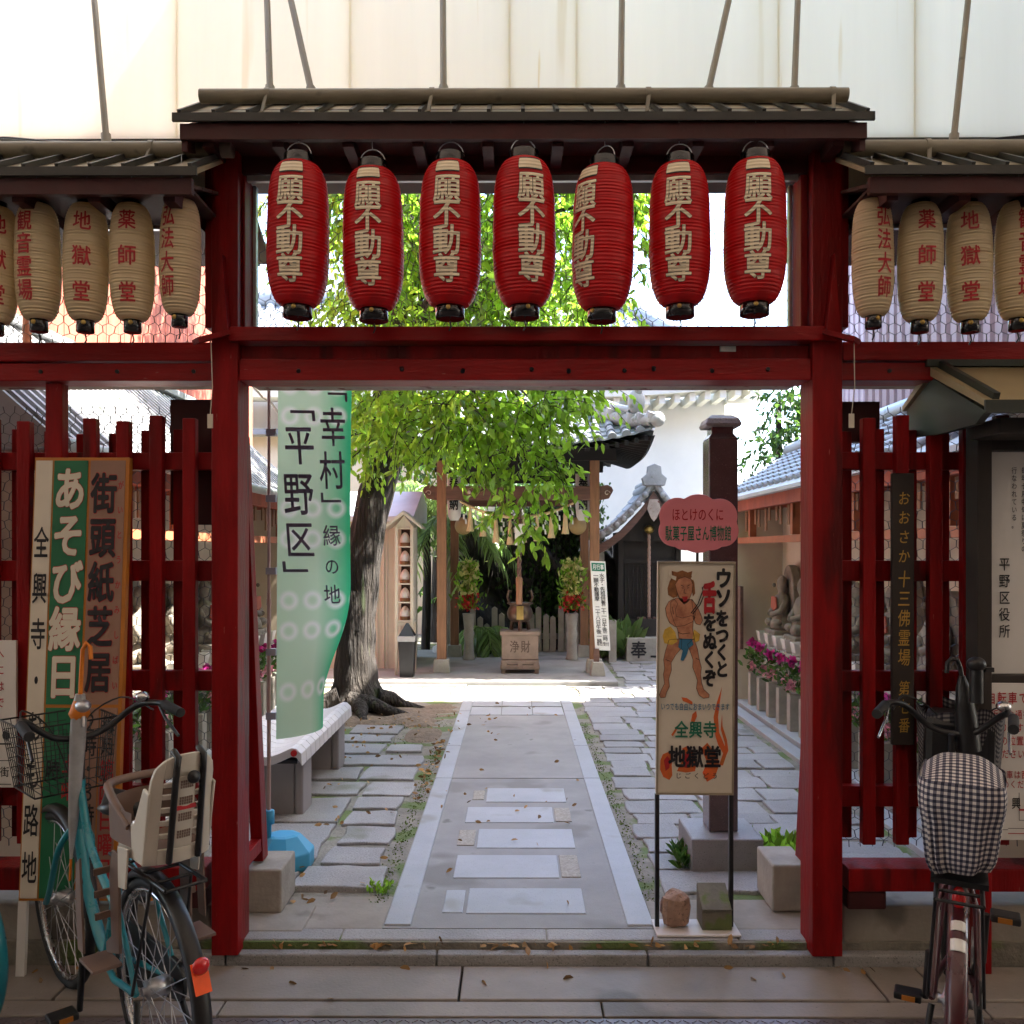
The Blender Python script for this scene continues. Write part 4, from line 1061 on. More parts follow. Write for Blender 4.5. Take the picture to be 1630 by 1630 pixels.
# polished pillar with base
T = thing('stone_pillar', 'tall polished brown granite pillar with rounded cap on a grey base', 'pillar', (1.0, 4.45, 0))
px0, px1, pyy = .918, 1.056, 4.36
s = MB(); s.prism([(px0-.0, pyy), (px1, pyy), (px1, pyy+.15), (px0, pyy+.15)], lambda u, v, d: (u, v, d), .16, 2.03); 
s.build('shaft', M['polished'], T, bevel=.006)
s = MB(); b4 = lambda r, z: [(px0+.069-r, pyy+.075-r, z), (px0+.069+r, pyy+.075-r, z), (px0+.069+r, pyy+.075+r, z), (px0+.069-r, pyy+.075+r, z)]
vs = b4(.069, 2.031)+b4(.052, 2.055)+b4(.052, 2.085)
s.add(vs, [(4*i+k, 4*i+(k+1) % 4, 4*i+4+(k+1) % 4, 4*i+4+k) for i in range(2) for k in range(4)]); s.build('neck', M['polished'], T)
s = MB(); vs = b4(.082, 2.086)+b4(.086, 2.10)+b4(.076, 2.125)+b4(.05, 2.143)+b4(.015, 2.148)
s.smooth = False; s.add(vs, [(4*i+k, 4*i+(k+1) % 4, 4*i+4+(k+1) % 4, 4*i+4+k) for i in range(4) for k in range(4)]+[(0, 3, 2, 1), (16, 17, 18, 19)]); s.build('cap', M['granite'], T, bevel=.006)
s = MB(); s.box(.815, 1.15, 4.255, 4.60, -.02, .158); s.build('base', M['stonebase'], T, bevel=.008)
# ogre sign with the pink cloud sign clamped above it
X0, YS, Z1 = .560, 3.62, 1.455
T = thing('standing_sign', 'cream standing sign painted with a red ogre and flames under a pink cloud board', 'sign', (.71, 3.62, 0))
fo = Face((X0, YS, Z1), (1, 0, -.008), (-.008, 0, -1)); OW, OH = .306, .92
s = MB(); sheet(s, fo, 0, OW, 0, OH, -.02, 0); bd = s.build('board', M['board'], T, bevel=.002)
s = MB()
for a in ((0, OW, 0, .009), (0, OW, OH-.008, OH), (0, .008, .0092, OH-.0082), (OW-.007, OW, .0092, OH-.0082)): sheet(s, fo, a[0], a[1], a[2], a[3], .0002, .006)
s.build('frame', mat('sign_frame', (.32, .27, .19), .5, .15), T)
for u in (.006, OW-.008):
    s = MB(); p0 = fo(u, OH, -.01); s.box(p0.x-.008, p0.x+.008, YS+.002, YS+.02, .012, p0.z); s.build('leg', M['black'], T)
s = MB(); s.box(X0-.015, X0+OW+.006, 3.545, 3.70, .002, .012); s.build('foot_plate', M['benchw'], T, bevel=.003)
K = .306/515
oz = lambda pts: [((x-62)*K, (y-48)*K) for x, y in pts]
def paint(nm, m, polys, d, par=bd):
    l = MB()
    for p in polys: l.prism(oz(p), fo, .0005, d)
    return l.build(nm, m, par)
def stroke(l, pts, w, d):
    pts = oz(pts)
    for (a, b), (c, e) in zip(pts, pts[1:]):
        dx, dy = c-a, e-b; ln = math.hypot(dx, dy) or 1; nx, ny = -dy/ln*w/2, dx/ln*w/2
        l.add([fo(a+nx, b+ny, d), fo(c+nx, e+ny, d), fo(c-nx, e-ny, d), fo(a-nx, b-ny, d)], [(0,1,2,3)])
lg1 = [(140,570),(118,640),(105,700),(112,760),(104,800),(112,860),(92,900),(78,935),(88,955),(118,952),(128,915),(146,880),(140,830),(158,770),(156,720),(185,670),(222,625),(224,560)]
lg2 = [(262,600),(282,650),(300,700),(298,750),(318,800),(330,840),(324,890),(342,935),(372,956),(408,950),(410,930),(372,895),(358,850),(352,800),(356,750),(340,690),(330,630),(305,560)]
tor = [(186,290),(240,300),(292,300),(318,340),(312,400),(300,440),(296,500),(310,565),(205,565),(196,500),(172,450),(150,380),(150,320)]
arm1 = [(170,296),(135,316),(114,360),(122,410),(142,455),(180,482),(240,474),(296,448),(312,418),(286,408),(230,424),(188,414),(180,370),(196,330)]
arm2 = [(288,300),(322,340),(350,400),(362,440),(346,470),(318,462),(298,420),(306,390),(296,360)]
head = [(178,200),(200,165),(240,150),(280,165),(296,200),(290,255),(268,310),(240,332),(208,300),(190,250)]
hair = [(155,112),(190,120),(225,108),(262,122),(292,112),(286,142),(306,190),(312,260),(296,282),(288,220),(276,180),(246,166),(210,176),(190,214),(196,282),(166,292),(132,272),(128,228),(142,180),(158,150)]
paint('ogre_hair', M['onihair'], [hair], .0012)
paint('ogre_figure', M['oni'], [lg1, lg2, tor, head], .0016); paint('ogre_arms', M['oni'], [arm1, arm2], .0021)
for q_ in ([(150,480),(112,500),(98,545),(110,592),(160,604),(196,580),(182,520)], [(306,498),(346,530),(340,575),(312,585),(296,560)]): paint('fur_belt', M['fur'], [q_], .0026)
paint('sash', M['blueink'], [[(212,560),(292,562),(302,600),(270,626),(262,660),(236,708),(218,704),(232,640),(202,618)]], .0030)
paint('horns', M['board'], [[(182,176),(150,160),(128,138),(158,142),(186,150)], [(282,160),(300,138),(318,120),(312,150),(292,172)]], .0026)
l = MB()
for p in (lg1, lg2, tor, arm1, arm2, head): stroke(l, p+p[:1], .0016, .0032)
for p in ([(215,205),(235,215)], [(255,214),(278,202)], [(222,224),(234,226)], [(256,226),(268,222)], [(240,232),(236,258),(252,260)], [(160,350),(168,400)], [(200,520),(230,530),(280,522)], [(118,700),(150,712)], [(318,690),(340,700)]): stroke(l, p, .0022, .0033)
for p in ([(284,392),(330,330),(362,240)], [(296,396),(344,334),(372,262)], [(362,240),(358,222),(372,210),(388,222)]): stroke(l, p, .004, .0034)
l.build('outline', M['ink'], bd)
paint('mouth', M['redink'], [[(224,282),(262,280),(256,312),(236,318)]], .0030)
fl = [[(452,1200),(440,1080),(462,980),(494,880),(480,990),(470,1080),(478,1180),(520,1280),(528,1330),(505,1400),(478,1400),(505,1320),(470,1260)], [(496,1060),(500,1140),(530,1230),(540,1300),(524,1340),(515,1250),(488,1160)], [(226,950),(262,955),(300,980),(298,1000),(262,985),(236,975)], [(300,1060),(325,1040),(330,1075),(312,1120),(290,1110)],
      [(90,1370),(105,1330),(150,1310),(175,1340),(165,1400),(170,1470),(150,1500),(110,1480),(88,1430)], [(235,1290),(270,1270),(300,1300),(330,1380),(320,1440),(260,1450),(200,1440),(230,1380)], [(360,1290),(400,1250),(430,1290),(470,1330),(480,1400),(450,1480),(400,1510),(370,1450),(400,1380)], [(160,1200),(200,1140),(215,1130),(190,1180),(170,1210)]]
paint('flames', M['flame'], fl, .0010)
paint('flame_core', M['redink'], [[(112,1370),(135,1340),(152,1360),(150,1420),(125,1440)], [(250,1330),(275,1320),(290,1370),(270,1420),(240,1410)]], .0014)
def ozt(t, x, y, st, w, h, off, hz=False, sl=0.): return flat(t, (x-62)*K, (y-48)*K, st*K, w*K, h*K, off, horiz=hz, slant=sl)
l = MB()
put(l, fo, ozt('ウソ', 498, 95, 130, 112, 140, .05), .004); put(l, fo, ozt('をつくと', 492, 370, 112, 92, 118, .05), .004)
put(l, fo, ozt('をぬくぞ', 410, 395, 122, 96, 126, .045), .004); put(l, fo, ozt('地獄堂', 140, 1345, 118, 116, 150, .035, True), .004); put(l, fo, ozt('じごくどう', 180, 1470, 60, 42, 42, .012, True), .004)
l.build('lettering', M['ink'], bd)
l = MB(); put(l, fo, ozt('舌', 405, 190, 200, 92, 215, .06), .0042); l.build('lettering', M['redink'], bd)
l = MB(); put(l, fo, ozt('いつでも自由におまいりできます', 88, 1012, 30.5, 29, 52, .012, True), .004); l.build('lettering', M['blueink'], bd)
l = MB(); put(l, fo, ozt('全興寺', 180, 1165, 94, 92, 118, .022, True), .004); l.build('lettering', M['greenink'], bd)
# pink cloud
s = MB(); cx, cz = .722, 1.602
pts = []
for k in range(120):
    a = 2*PI*k/120; rx, rz = .155, .108
    lob = 1 + .05*abs(math.sin(a*3+.0)) - .035
    pts.append((rx*lob*math.copysign(abs(math.cos(a))**.75, math.cos(a)), rz*lob*math.copysign(abs(math.sin(a))**.8, math.sin(a))))
fcl = Face((cx, 3.63, cz), (1, 0, 0), (0, 0, -1))
# three lobes on top, two at the sides, one below
def lobes(cs, n=96):
    out = []
    for k in range(n):
        a = 2*PI*k/n; best = .03
        for (ux, uy, r) in cs:
            b = ux*math.cos(a)+uy*math.sin(a); dd = b*b-(ux*ux+uy*uy-r*r)
            if dd > 0: best = max(best, b+math.sqrt(dd))
        out.append((best*math.cos(a), best*math.sin(a)))
    return out
pts = lobes([(0, -.03, .088), (-.082, -.032, .072), (.085, -.03, .07), (-.095, .028, .062), (.098, .028, .062), (0, .03, .085), (-.05, .035, .07), (.05, .035, .07)])
s.prism(pts, fcl, -.006, 0); cb = s.build('cloud_board', M['pink'], T, bevel=.0015)
l = MB(); put(l, fcl, flat('ほとけのくに', -.106, -.036, .0345, .034, .054, .008, horiz=True), .0025); l.build('lettering', M['redink'], cb)
l = MB(); put(l, fcl, flat('駄菓子屋さん博物館', -.132, .038, .0292, .0285, .064, .008, horiz=True), .0025); l.build('lettering', M['greenink'], cb)
s = MB(); s.box(.715, .725, 3.636, 3.645, 1.45, 1.60); s.build('bracket', M['black'], T)
# the two stones weighing down its foot
def rock(mb, c, sx, sy, sz, seed, amp=.2, n=18):
    rs = random.Random(seed); ph = [(rs.uniform(0, 6), rs.uniform(2, 5), rs.uniform(2, 5), rs.uniform(2, 5)) for _ in range(5)]
    def f(u, v):
        a = 2*PI*u; b = PI*(v-.5)
        d = Vector((math.cos(a)*math.cos(b), math.sin(a)*math.cos(b), math.sin(b)))
        k = 1 + amp*sum(math.sin(p+q*d.x+r_*d.y+w*d.z) for p, q, r_, w in ph)/3
        e = 3.2
        q = (abs(d.x)**e+abs(d.y)**e+abs(d.z)**e)**(-1/e)
        d = d*q*k
        return (c[0]+d.x*sx, c[1]+d.y*sy, c[2]+d.z*sz)
    o_ = mb.smooth; mb.grid(f, n*2, n)
    for q_ in range(len(mb.sm)): mb.sm[q_] = n > 10
s = MB(); rock(s, (.632, 3.635, .078), .056, .05, .066, 3, .22, 7); tag(s.build('rough_stone', M['brownstone'], loc=(.632, 3.635, .012)), 'rough broken reddish stone on the foot plate of the ogre sign', 'stone')
s = MB(); s.prism([(3.585, .013), (3.585, .085), (3.59, .095), (3.70, .16), (3.70, .013)], lambda u, v, d: (d, u, v), .728, .845); s.box(.728, .845, 3.578, 3.588, .09, .098)
tag(s.build('cut_block', M['mossstone'], loc=(.785, 3.63, .012), bevel=.006), 'mossy square cut block on the foot plate of the ogre sign', 'stone')
# ================================================================ the big tree
tb = P3(572, 1128, 8.6); 
T = thing('broadleaf_tree', 'big evergreen tree with leaning dark trunk and drooping light green leaves over the yard', 'tree', (tb.x, 8.6, 0))
tp = [(578, 1150, .40), (570, 1122, .27), (566, 1085, .20), (566, 1040, .178), (568, 993, .17), (575, 920, .165), (584, 850, .165), (600, 780, .165), (618, 723, .16), (632, 640, .155), (645, 540, .15), (650, 440, .14), (655, 300, .12), (668, 150, .10), (690, -20, .07), (700, -200, .03)]
pts = [P3(a, b, 8.6+(.0 if b > 700 else (700-b)*-.0008)) for a, b, r in tp]
# trunk with fluted flare
s = MB(); s.smooth = True
rs = random.Random(2); nsd = 28; fph = [rs.uniform(0, 6) for _ in range(4)]
def interp(t):
    n = len(pts)-1; i = min(int(t*n), n-1); f = t*n-i; f2 = f
    return pts[i].lerp(pts[i+1], f2), tp[i][2]*(1-f2)+tp[i+1][2]*f2
def tr(u, v):
    p, r = interp(v); a = 2*PI*u
    fl = max(0, (.22-v)/.22)**1.5
    k = 1 + (.05+.40*fl)*(math.sin(3*a+fph[0])*.5+math.sin(5*a+fph[1])*.35) + .03*math.sin(9*a+20*v+fph[2]) + .03*math.sin(14*v*6+2*a)
    return (p.x+r*k*math.cos(a), p.y+r*k*math.sin(a), p.z)
s.grid(tr, 40, 110); trunk = s.build('trunk', M['bark'], T)
s = MB()
for (a, b, c, r0) in (((-.05, -.24, .12), (.34, -.34, .04), (.60, -.34, -.02), .09), ((.18, -.05, .12), (.42, .0, .04), (.68, .08, -.03), .09), ((-.16, -.15, .14), (-.34, -.24, .04), (-.5, -.28, -.02), .10), ((.05, -.3, .08), (.12, -.55, .02), (.2, -.75, -.03), .08)):
    q = Vector((tb.x, 8.6, 0)); s.tube([q+Vector(a), q+(Vector(a)+Vector(b))/2+Vector((0, .03, .02)), q+Vector(b), q+Vector(c)], [r0, r0*.8, r0*.55, r0*.2], 12)
s.build('root', M['bark'], T)
cl = [(590, 690, 7.4, .26), (640, 655, 6.9, .30), (700, 680, 6.7, .22), (745, 660, 6.5, .30), (690, 620, 7.5, .36), (790, 680, 6.6, .18), (828, 740, 6.5, .21), (845, 795, 6.45, .15), (838, 838, 6.4, .08), (872, 680, 6.8, .22), (872, 745, 6.5, .12), (915, 612, 7.0, .15), (945, 606, 7.2, .08), (600, 625, 8.0, .36), (560, 650, 8.2, .26), (572, 722, 8.4, .2), (660, 695, 7.2, .16), (800, 640, 7.2, .3), (850, 640, 6.6, .28), (890, 610, 7.4, .22), (730, 700, 7.4, .12), (775, 725, 6.6, .08), (900, 655, 6.7, .07)]
up = [(455, 330), (500, 300), (520, 380), (560, 330), (600, 420), (600, 300), (640, 350), (660, 440), (690, 300), (700, 400), (740, 350), (745, 460), (780, 300), (790, 420), (830, 340), (850, 450), (880, 300), (890, 390), (920, 320), (905, 480), (560, 470), (620, 500), (690, 490), (520, 495), (960, 510), (800, 500), (870, 520), (470, 400), (740, 530), (650, 540), (940, 440)]
rs = random.Random(11)
for i, (a, b) in enumerate(up): cl.append((a, b, rs.uniform(6.4, 9.2), rs.uniform(.26, .40) if 560 < a < 900 else rs.uniform(.18, .26)))
for a, b, r in ((1005, 310, .16), (1012, 370, .12), (1000, 300, .15), (985, 280, .2), (1010, 420, .06)): cl.append((a, b, 6.9, r))
for i in range(16): cl.append((rs.uniform(480, 960), rs.uniform(60, 270), rs.uniform(6.4, 9.5), rs.uniform(.32, .5)))
cs = []
for (a, b, yy, r) in cl:
    p = P3(a, b, yy); cs.append((p, r*1.1, r*1.25, r*.95, 1.0))
s = MB(); P, D = sprays(cs, 56, 5, s); tw = s
leaf_obj('crown', P, D, .076, .52, M['leaf'], T, seed=3)
# limbs reaching the clusters
for i, (p, rx, ry_, rz, dn) in enumerate(cs):
    if i % 3: continue
    v = min(.95, max(.66, .60+.05*max(0, p.z-2.2))); a, r = interp(v); mid = a.lerp(p, .5)+Vector((0, 0, .30))
    tw.tube([a, mid, Vector(p)], [.045 if i % 4 == 0 else .03, .022, .007], 7, caps=False)
tw.build('branch', M['bark'], T)
print('leaves', len(P))
# moss and weeds
def weeds(nm, lb, cat, c, rx, ry_, n, h, m, seed, ang=.5):
    rs = np.random.RandomState(seed); P = np.c_[c[0]+rs.uniform(-rx, rx, n), c[1]+rs.uniform(-ry_, ry_, n), np.full(n, c[2])+rs.uniform(0, h*.5, n)]
    D = np.c_[rs.normal(0, ang, n), rs.normal(0, ang, n), np.ones(n)]
    return tag(leaf_obj(nm, P, D, h, .35, m, loc=c, seed=seed), lb, cat)
weeds('weed', 'green weeds growing between the pillar base and the right stone block', 'plant', (1.27, 4.35, 0), .14, .2, 260, .10, M['leaf'], 4)
weeds('weed', 'small clump of weeds at the left foot of the pillar base', 'plant', (.80, 4.4, 0), .035, .12, 110, .075, M['leaf2'], 5)
weeds('weed', 'tiny weed in the joint at the near left edge of the path', 'plant', (-.60, 4.02, 0), .05, .05, 60, .035, M['leaf'], 6)
weeds('weed', 'long grassy clump beside the right front pavilion post', 'plant', (1.38, 12.6, 0), .22, .25, 160, .42, M['palm'], 7, .45)
rs = np.random.RandomState(8); n = 3600
q = []
for k in range(n):
    z = rs.randint(5)
    if z == 0: q.append((-1.0+rs.normal(0, .20), 7.9+rs.normal(0, .16)))
    elif z == 1: q.append((-.585+rs.normal(0, .022), rs.uniform(3.9, 7)))
    elif z == 2: q.append((.585+rs.normal(0, .018), rs.uniform(3.9, 8)))
    elif z == 3: q.append((-1.2+rs.normal(0, .25), 7.0+rs.normal(0, .25)))
    else: q.append((rs.uniform(.6, 1.9), rs.uniform(4.5, 9)))
P = np.array([(a, b, -.004) for a, b in q]); D = np.c_[rs.normal(0, .9, n), rs.normal(0, .9, n), np.ones(n)*.6]
tag(leaf_obj('moss', P, D, .011, .7, M['moss'], loc=(0, 6, 0), seed=9), kind='stuff')
# fallen leaves
n = 420; q = []
for k in range(n):
    z = rs.randint(6)
    if z == 0: q.append((rs.uniform(-1.0, 1.1), rs.uniform(3.50, 3.53), -.012))
    elif z == 1: q.append((-.9+rs.normal(0, .35), 7.7+rs.normal(0, .35), .035))
    elif z == 2: q.append((rs.uniform(-2, 2), 3.455-abs(rs.normal(0, .09)), -.066))
    elif z == 3: q.append((-.58+rs.normal(0, .03), rs.uniform(5.5, 7.2), .005))
    elif z == 4: q.append((rs.uniform(-.5, .5), rs.uniform(3.8, 9), .012))
    else: q.append((rs.uniform(-1.6, -.6), rs.uniform(4, 7.2), .03))
for k in range(9): q.append((-.86+rs.normal(0, .06), 3.93+rs.normal(0, .03), .006))
q = [p for k, p in enumerate(q) if not (k % 2 and abs(p[2]-.012) < 1e-6) and not (k % 3 and abs(p[2]+.066) < 1e-6)]
n = len(q); D = np.c_[rs.normal(0, 1, n), rs.normal(0, 1, n), rs.normal(.05, .18, n)]
tag(leaf_obj('fallen_leaves', q, D, .038, .55, M['dry'], loc=(0, 5, 0), seed=10), kind='stuff')
# ================================================================ pavilion over the incense burner
pc = Vector((.04, 11.62, 0)); A = 1.50
T = thing('pavilion', 'open wooden pavilion on four posts with dark upturned tiled roof', 'pavilion', (.04, 11.62, .05))
for x, y in ((-.875, 10.85), (.93, 10.85), (-.83, 12.45), (.93, 12.45)):
    s = MB(); s.box(x-.055, x+.055, y-.055, y+.055, .20, 2.62); o = s.build('post', M['wood'], T, bevel=.006)
    s = MB(); s.prism([(x-.10, .05), (x+.10, .05), (x+.085, .21), (x-.085, .21)], lambda u, v, d: (u, d, v), y-.09, y+.09); s.build('post_base', M['stone'], o, bevel=.008)
def beam(x0, x1, y, z0, z1, curl=True):
    s = MB(); s.box(x0, x1, y-.05, y+.05, z0, z1); o = s.build('tie_beam', M['wood2'], T, bevel=.008)
    if curl:
        s = MB()
        for q, x in ((-1, x0), (1, x1)):
            s.prism([(x, z0), (x+q*.10, z0+.02), (x+q*.15, (z0+z1)/2+.03), (x+q*.13, z1-.01), (x+q*.08, z1+.015), (x, z1)], lambda u, v, d: (u, d, v), y-.045, y+.045)
        s.build('beam_nose', M['wood2'], o, bevel=.006)
        s = MB()
        for q, x in ((-1, x0), (1, x1)):
            s.tube([(x+q*(.075+.035*math.cos(a)*(1-a/9)), y-.05, (z0+z1)/2+.035*math.sin(a)*(1-a/9)) for a in [i*.45 for i in range(14)]], .006, 5)
        for x in (-.55, .66): s.ball((x, y-.05, (z0+z1)/2+.01), .02, .008, .025, 10, 6)
        s.build('carved_scroll', M['pale'], o)
beam(-.95, 1.0, 10.85, 2.085, 2.25); beam(-.9, 1.0, 12.45, 2.085, 2.25, False)
s = MB()
for x in (-.86, .93): s.box(x-.045, x+.045, 10.9, 12.4, 2.1, 2.24)
s.build('side_beam', M['wood2'], T)
s = MB()
for y in (10.85, 12.45): s.box(-1.1, 1.18, y-.06, y+.06, 2.55, 2.69)
for y in (10.85, 12.45): s.box(-.82, .87, y-.03, y+.03, 2.40, 2.548)
for k in range(12): s.box(-.76+k*.14, -.73+k*.14, 10.80, 10.818, 2.34, 2.399)
for x in (-.86, .93): s.box(x-.06, x+.06, 10.92, 12.38, 2.56, 2.68)
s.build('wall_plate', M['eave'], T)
ZE = 2.67; HH = 1.25
def lift(x): return .18*(min(1.05, abs(x)/A))**3
def face_fn(k):
    ca, sa = [(1, 0), (0, 1), (-1, 0), (0, -1)][k]
    def fn(x, t):
        y = -A*(1-t); z = ZE + lift(x)*(1-t)**2 + HH*(.55*t+.45*t*t)
        return Vector((pc.x + x*ca - y*sa, pc.y + x*sa + y*ca, z))
    return fn
s = MB()
for k in range(4): tile_face(s, face_fn(k), lin(-A, A, .158), lambda x: max(0, 1-abs(x)/A), 11, .052)
rf = s.build('roof', M['tile'], T)
s = MB()
for sx, sy in ((-1, -1), (1, -1), (1, 1), (-1, 1)):
    ps = [(pc.x+sx*A*(1-t), pc.y+sy*A*(1-t), ZE + .26*(1-t)**2*(1-t)**3*0 + lift(A*(1-t))*(1-t)**2 + HH*(.55*t+.45*t*t) + .09) for t in [.02+.96*i/14 for i in range(15)]]
    s.tube(ps, .085, 10); s.tube([Vector(p)+Vector((0, 0, .10)) for p in ps[2:]], .06, 8)
    for i in range(0, 14):
        s.tube([Vector(ps[i])+Vector((-sx*.0, 0, -.03)), Vector(ps[i])+Vector((sx*.03, sy*.03, .07))], .092, 8)
    e = Vector(ps[2]); s.ball(e+Vector((sx*.05, sy*.05, .20)), .10, .06, .15, 12, 8); s.ball(e+Vector((sx*.07, sy*.07, .33)), .05, .04, .07, 10, 6)
    s.ball(Vector(ps[0])+Vector((sx*.05, sy*.05, .0)), .085, .085, .085, 12, 8)
s.build('hip_ridge', M['tile_lt'], rf)
s = MB(); s.lathe([(.22, ZE+HH), (.2, ZE+HH+.2), (.14, ZE+HH+.3), (.18, ZE+HH+.36), (.1, ZE+HH+.5), (.001, ZE+HH+.62)], (pc.x, pc.y, 0), 16); s.build('finial', M['tile_lt'], rf)
s = MB()
for k in range(4):
    fn = face_fn(k)
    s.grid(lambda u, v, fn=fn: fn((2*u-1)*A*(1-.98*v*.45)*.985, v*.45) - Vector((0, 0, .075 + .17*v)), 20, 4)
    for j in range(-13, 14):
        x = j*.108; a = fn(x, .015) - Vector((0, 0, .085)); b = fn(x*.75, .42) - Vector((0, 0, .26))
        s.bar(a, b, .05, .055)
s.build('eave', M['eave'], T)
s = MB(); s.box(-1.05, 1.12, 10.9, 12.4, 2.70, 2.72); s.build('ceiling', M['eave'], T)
# straw rope with tassels and paper streamers
T = thing('straw_rope', 'straw rope with eight tassels and white zigzag papers strung below the pavilion beam', 'rope', (.03, 10.77, 2.0))
rp = [(-.66+1.38*u, 10.77, 2.07-.19*(1-(2*u-1)**2)) for u in [i/30 for i in range(31)]]
s = MB(); s.tube(rp, [.012+.008*math.sin(PI*i/30) for i in range(31)], 8); s.build('rope', M['straw'], T)
rr = random.Random(2)
for i, u in enumerate((.09, .2, .31, .43, .54, .66, .78, .90)):
    x = -.66+1.38*u; z = 2.07-.19*(1-(2*u-1)**2)
    s = MB(); s.lathe([(.014, z), (.016, z-.05), (.022, z-.08), (.035, z-.24), (.047, z-.31+rr.uniform(-.02, .02))], (x, 10.77, 0), 9)
    s.build('tassel', M['straw'], T)
for u in (.045, .145, .255, .365, .475, .6, .72, .84, .95):
    x = -.66+1.38*u; z = 2.07-.19*(1-(2*u-1)**2)
    s = MB()
    for k in range(4):
        o = .012*(1 if k % 2 else -1); s.bar((x+o, 10.757-.002*k, z-.012-.055*k), (x+o+.004, 10.752-.002*k, z-.072-.055*k), .026, .002)
    s.build('paper_streamer', M['paper'], T)
# rope and grip for the bell
T = thing('bell_rope', 'brown plaited bell rope with wooden grip hanging at the middle of the pavilion', 'rope', (.04, 10.72, .9))
s = MB()
for ph in (0, 2.1, 4.2): s.tube([(.04+.014*math.cos(z*26+ph), 10.72+.014*math.sin(z*26+ph), z) for z in [1.18+.9*i/60 for i in range(61)]], .014, 6)
s.build('rope', M['wood2'], T)
s = MB(); s.lathe([(.03, .86), (.04, .88), (.036, .98), (.042, 1.16), (.02, 1.19)], (.04, 10.72, 0), 12); s.build('grip', M['wood'], T)
s = MB(); s.box(-.01, .09, 10.66, 10.665, 1.55, 1.80); s.build('paper_strip', M['paper'], T)
# offering box with the bronze burner standing on it
ox0, ox1, oy0, oy1 = -.165, .265, 10.72, 11.1
T = thing('offering_box', 'weathered metal clad offering box below the incense burner', 'offering box', (.05, 10.9, .05))
s = MB(); s.box(ox0, ox1, oy0, oy1, .215, .50); s.build('body', M['copperbox'], T, bevel=.006)
s = MB(); s.box(ox0-.02, ox1+.02, oy0-.02, oy1+.02, .50, .545); s.build('lid', M['copperbox'], T, bevel=.006)
s = MB(); s.box(ox0-.012, ox1+.012, oy0-.012, oy1+.012, .10, .155); s.box(ox0-.006, ox1+.006, oy0-.006, oy1+.006, .16, .21)
for x in (ox0+.03, ox1-.03, .05): s.box(x-.03, x+.03, oy0-.018, oy0-.012, .105, .205)
s.build('base', M['copperbox'], T, bevel=.005)
for x in (ox0+.02, ox1-.02):
    s = MB(); s.box(x-.025, x+.025, oy0, oy0+.06, .05, .10); s.build('foot', M['copperbox'], T, bevel=.004)
l = MB(); fb_ = Face((ox0, oy0-.001, .49), (1, 0, 0), (0, 0, -1)); put(l, fb_, flat('浄財', .085, .125, .13, .115, .15, .012, horiz=True), .004); l.build('lettering', M['bronze'], T)
T = thing('incense_burner', 'round bronze incense burner with three legs on top of the offering box', 'incense burner', (.05, 10.9, .547))
s = MB(); s.smooth = True; s.lathe([(.02, .64), (.10, .645), (.145, .69), (.155, .75), (.14, .80), (.115, .835), (.13, .85), (.155, .858), (.155, .872), (.13, .875), (.11, .86), (.05, .85)], (.05, 10.9, 0), 28); s.build('bowl', M['bronze'], T)
for a in (PI/2*3, PI/6, PI*5/6):
    s = MB(); x, y = .05+.09*math.cos(a), 10.9+.09*math.sin(a); s.tube([(x, y, .68), (x+.02*math.cos(a), y+.02*math.sin(a), .61), (x+.03*math.cos(a), y+.03*math.sin(a), .548)], [.032, .022, .026], 10); s.build('leg', M['bronze'], T)
for q in (-1, 1):
    s = MB(); s.tube([(.05+q*.11, 10.9, .85), (.05+q*.15, 10.9, .93), (.05+q*.13, 10.9, 1.02), (.05+q*.10, 10.9, 1.0)], .014, 8); s.build('handle', M['bronze'], T)
s = MB(); s.box(.01, .09, 10.742, 10.745, .68, .84); s.build('gilt_crest', M['brass'], T)
# white oblong lanterns and round lanterns on the pavilion posts
for q, x, lb in ((0, -.735, 'white oblong lantern with brush writing inside the left front post of the pavilion'), (1, .80, 'white oblong lantern with brush writing inside the right front post of the pavilion')):
    T = thing('oblong_lantern', lb, 'lantern', (x, 10.98, 1.85), 'oblong lanterns in the pavilion')
    s = MB(); s.smooth = True; s.lathe([(.05, 1.85), (.075, 1.90), (.085, 2.0), (.088, 2.2), (.085, 2.42), (.07, 2.5), (.045, 2.53)], (x, 10.98, 0), 18); s.build('body', M['paper'], T)
    l = MB(); fq = Face((x-.08, 10.888, 2.44), (1, 0, 0), (0, 0, -1)); put(l, fq, flat('奉納', .08, .02, .25, .11, .16, .03)); l.build('lettering', M['ink'], T)
    s = MB(); s.smooth = True; s.lathe([(.045, 2.53), (.045, 2.57)], (x, 10.98, 0), 14); s.build('top_cap', M['black'], T)
for x, lb in ((-.70, 'round yellowish lantern on the left rear post of the pavilion'), (.83, 'round yellowish lantern on the right rear post of the pavilion')):
    T = thing('round_lantern', lb, 'lantern', (x, 12.3, 1.72), 'round lanterns in the pavilion')
    s = MB(); s.ball((x, 12.3, 1.82), .12, .12, .12, 18, 12); s.build('body', mat('yellowish_lantern', (.66, .48, .22), .5, .1, transl=.3), T)
    s = MB(); s.lathe([(.05, 1.93), (.05, 1.98)], (x, 12.3, 0), 14); s.build('top_cap', M['black'], T)
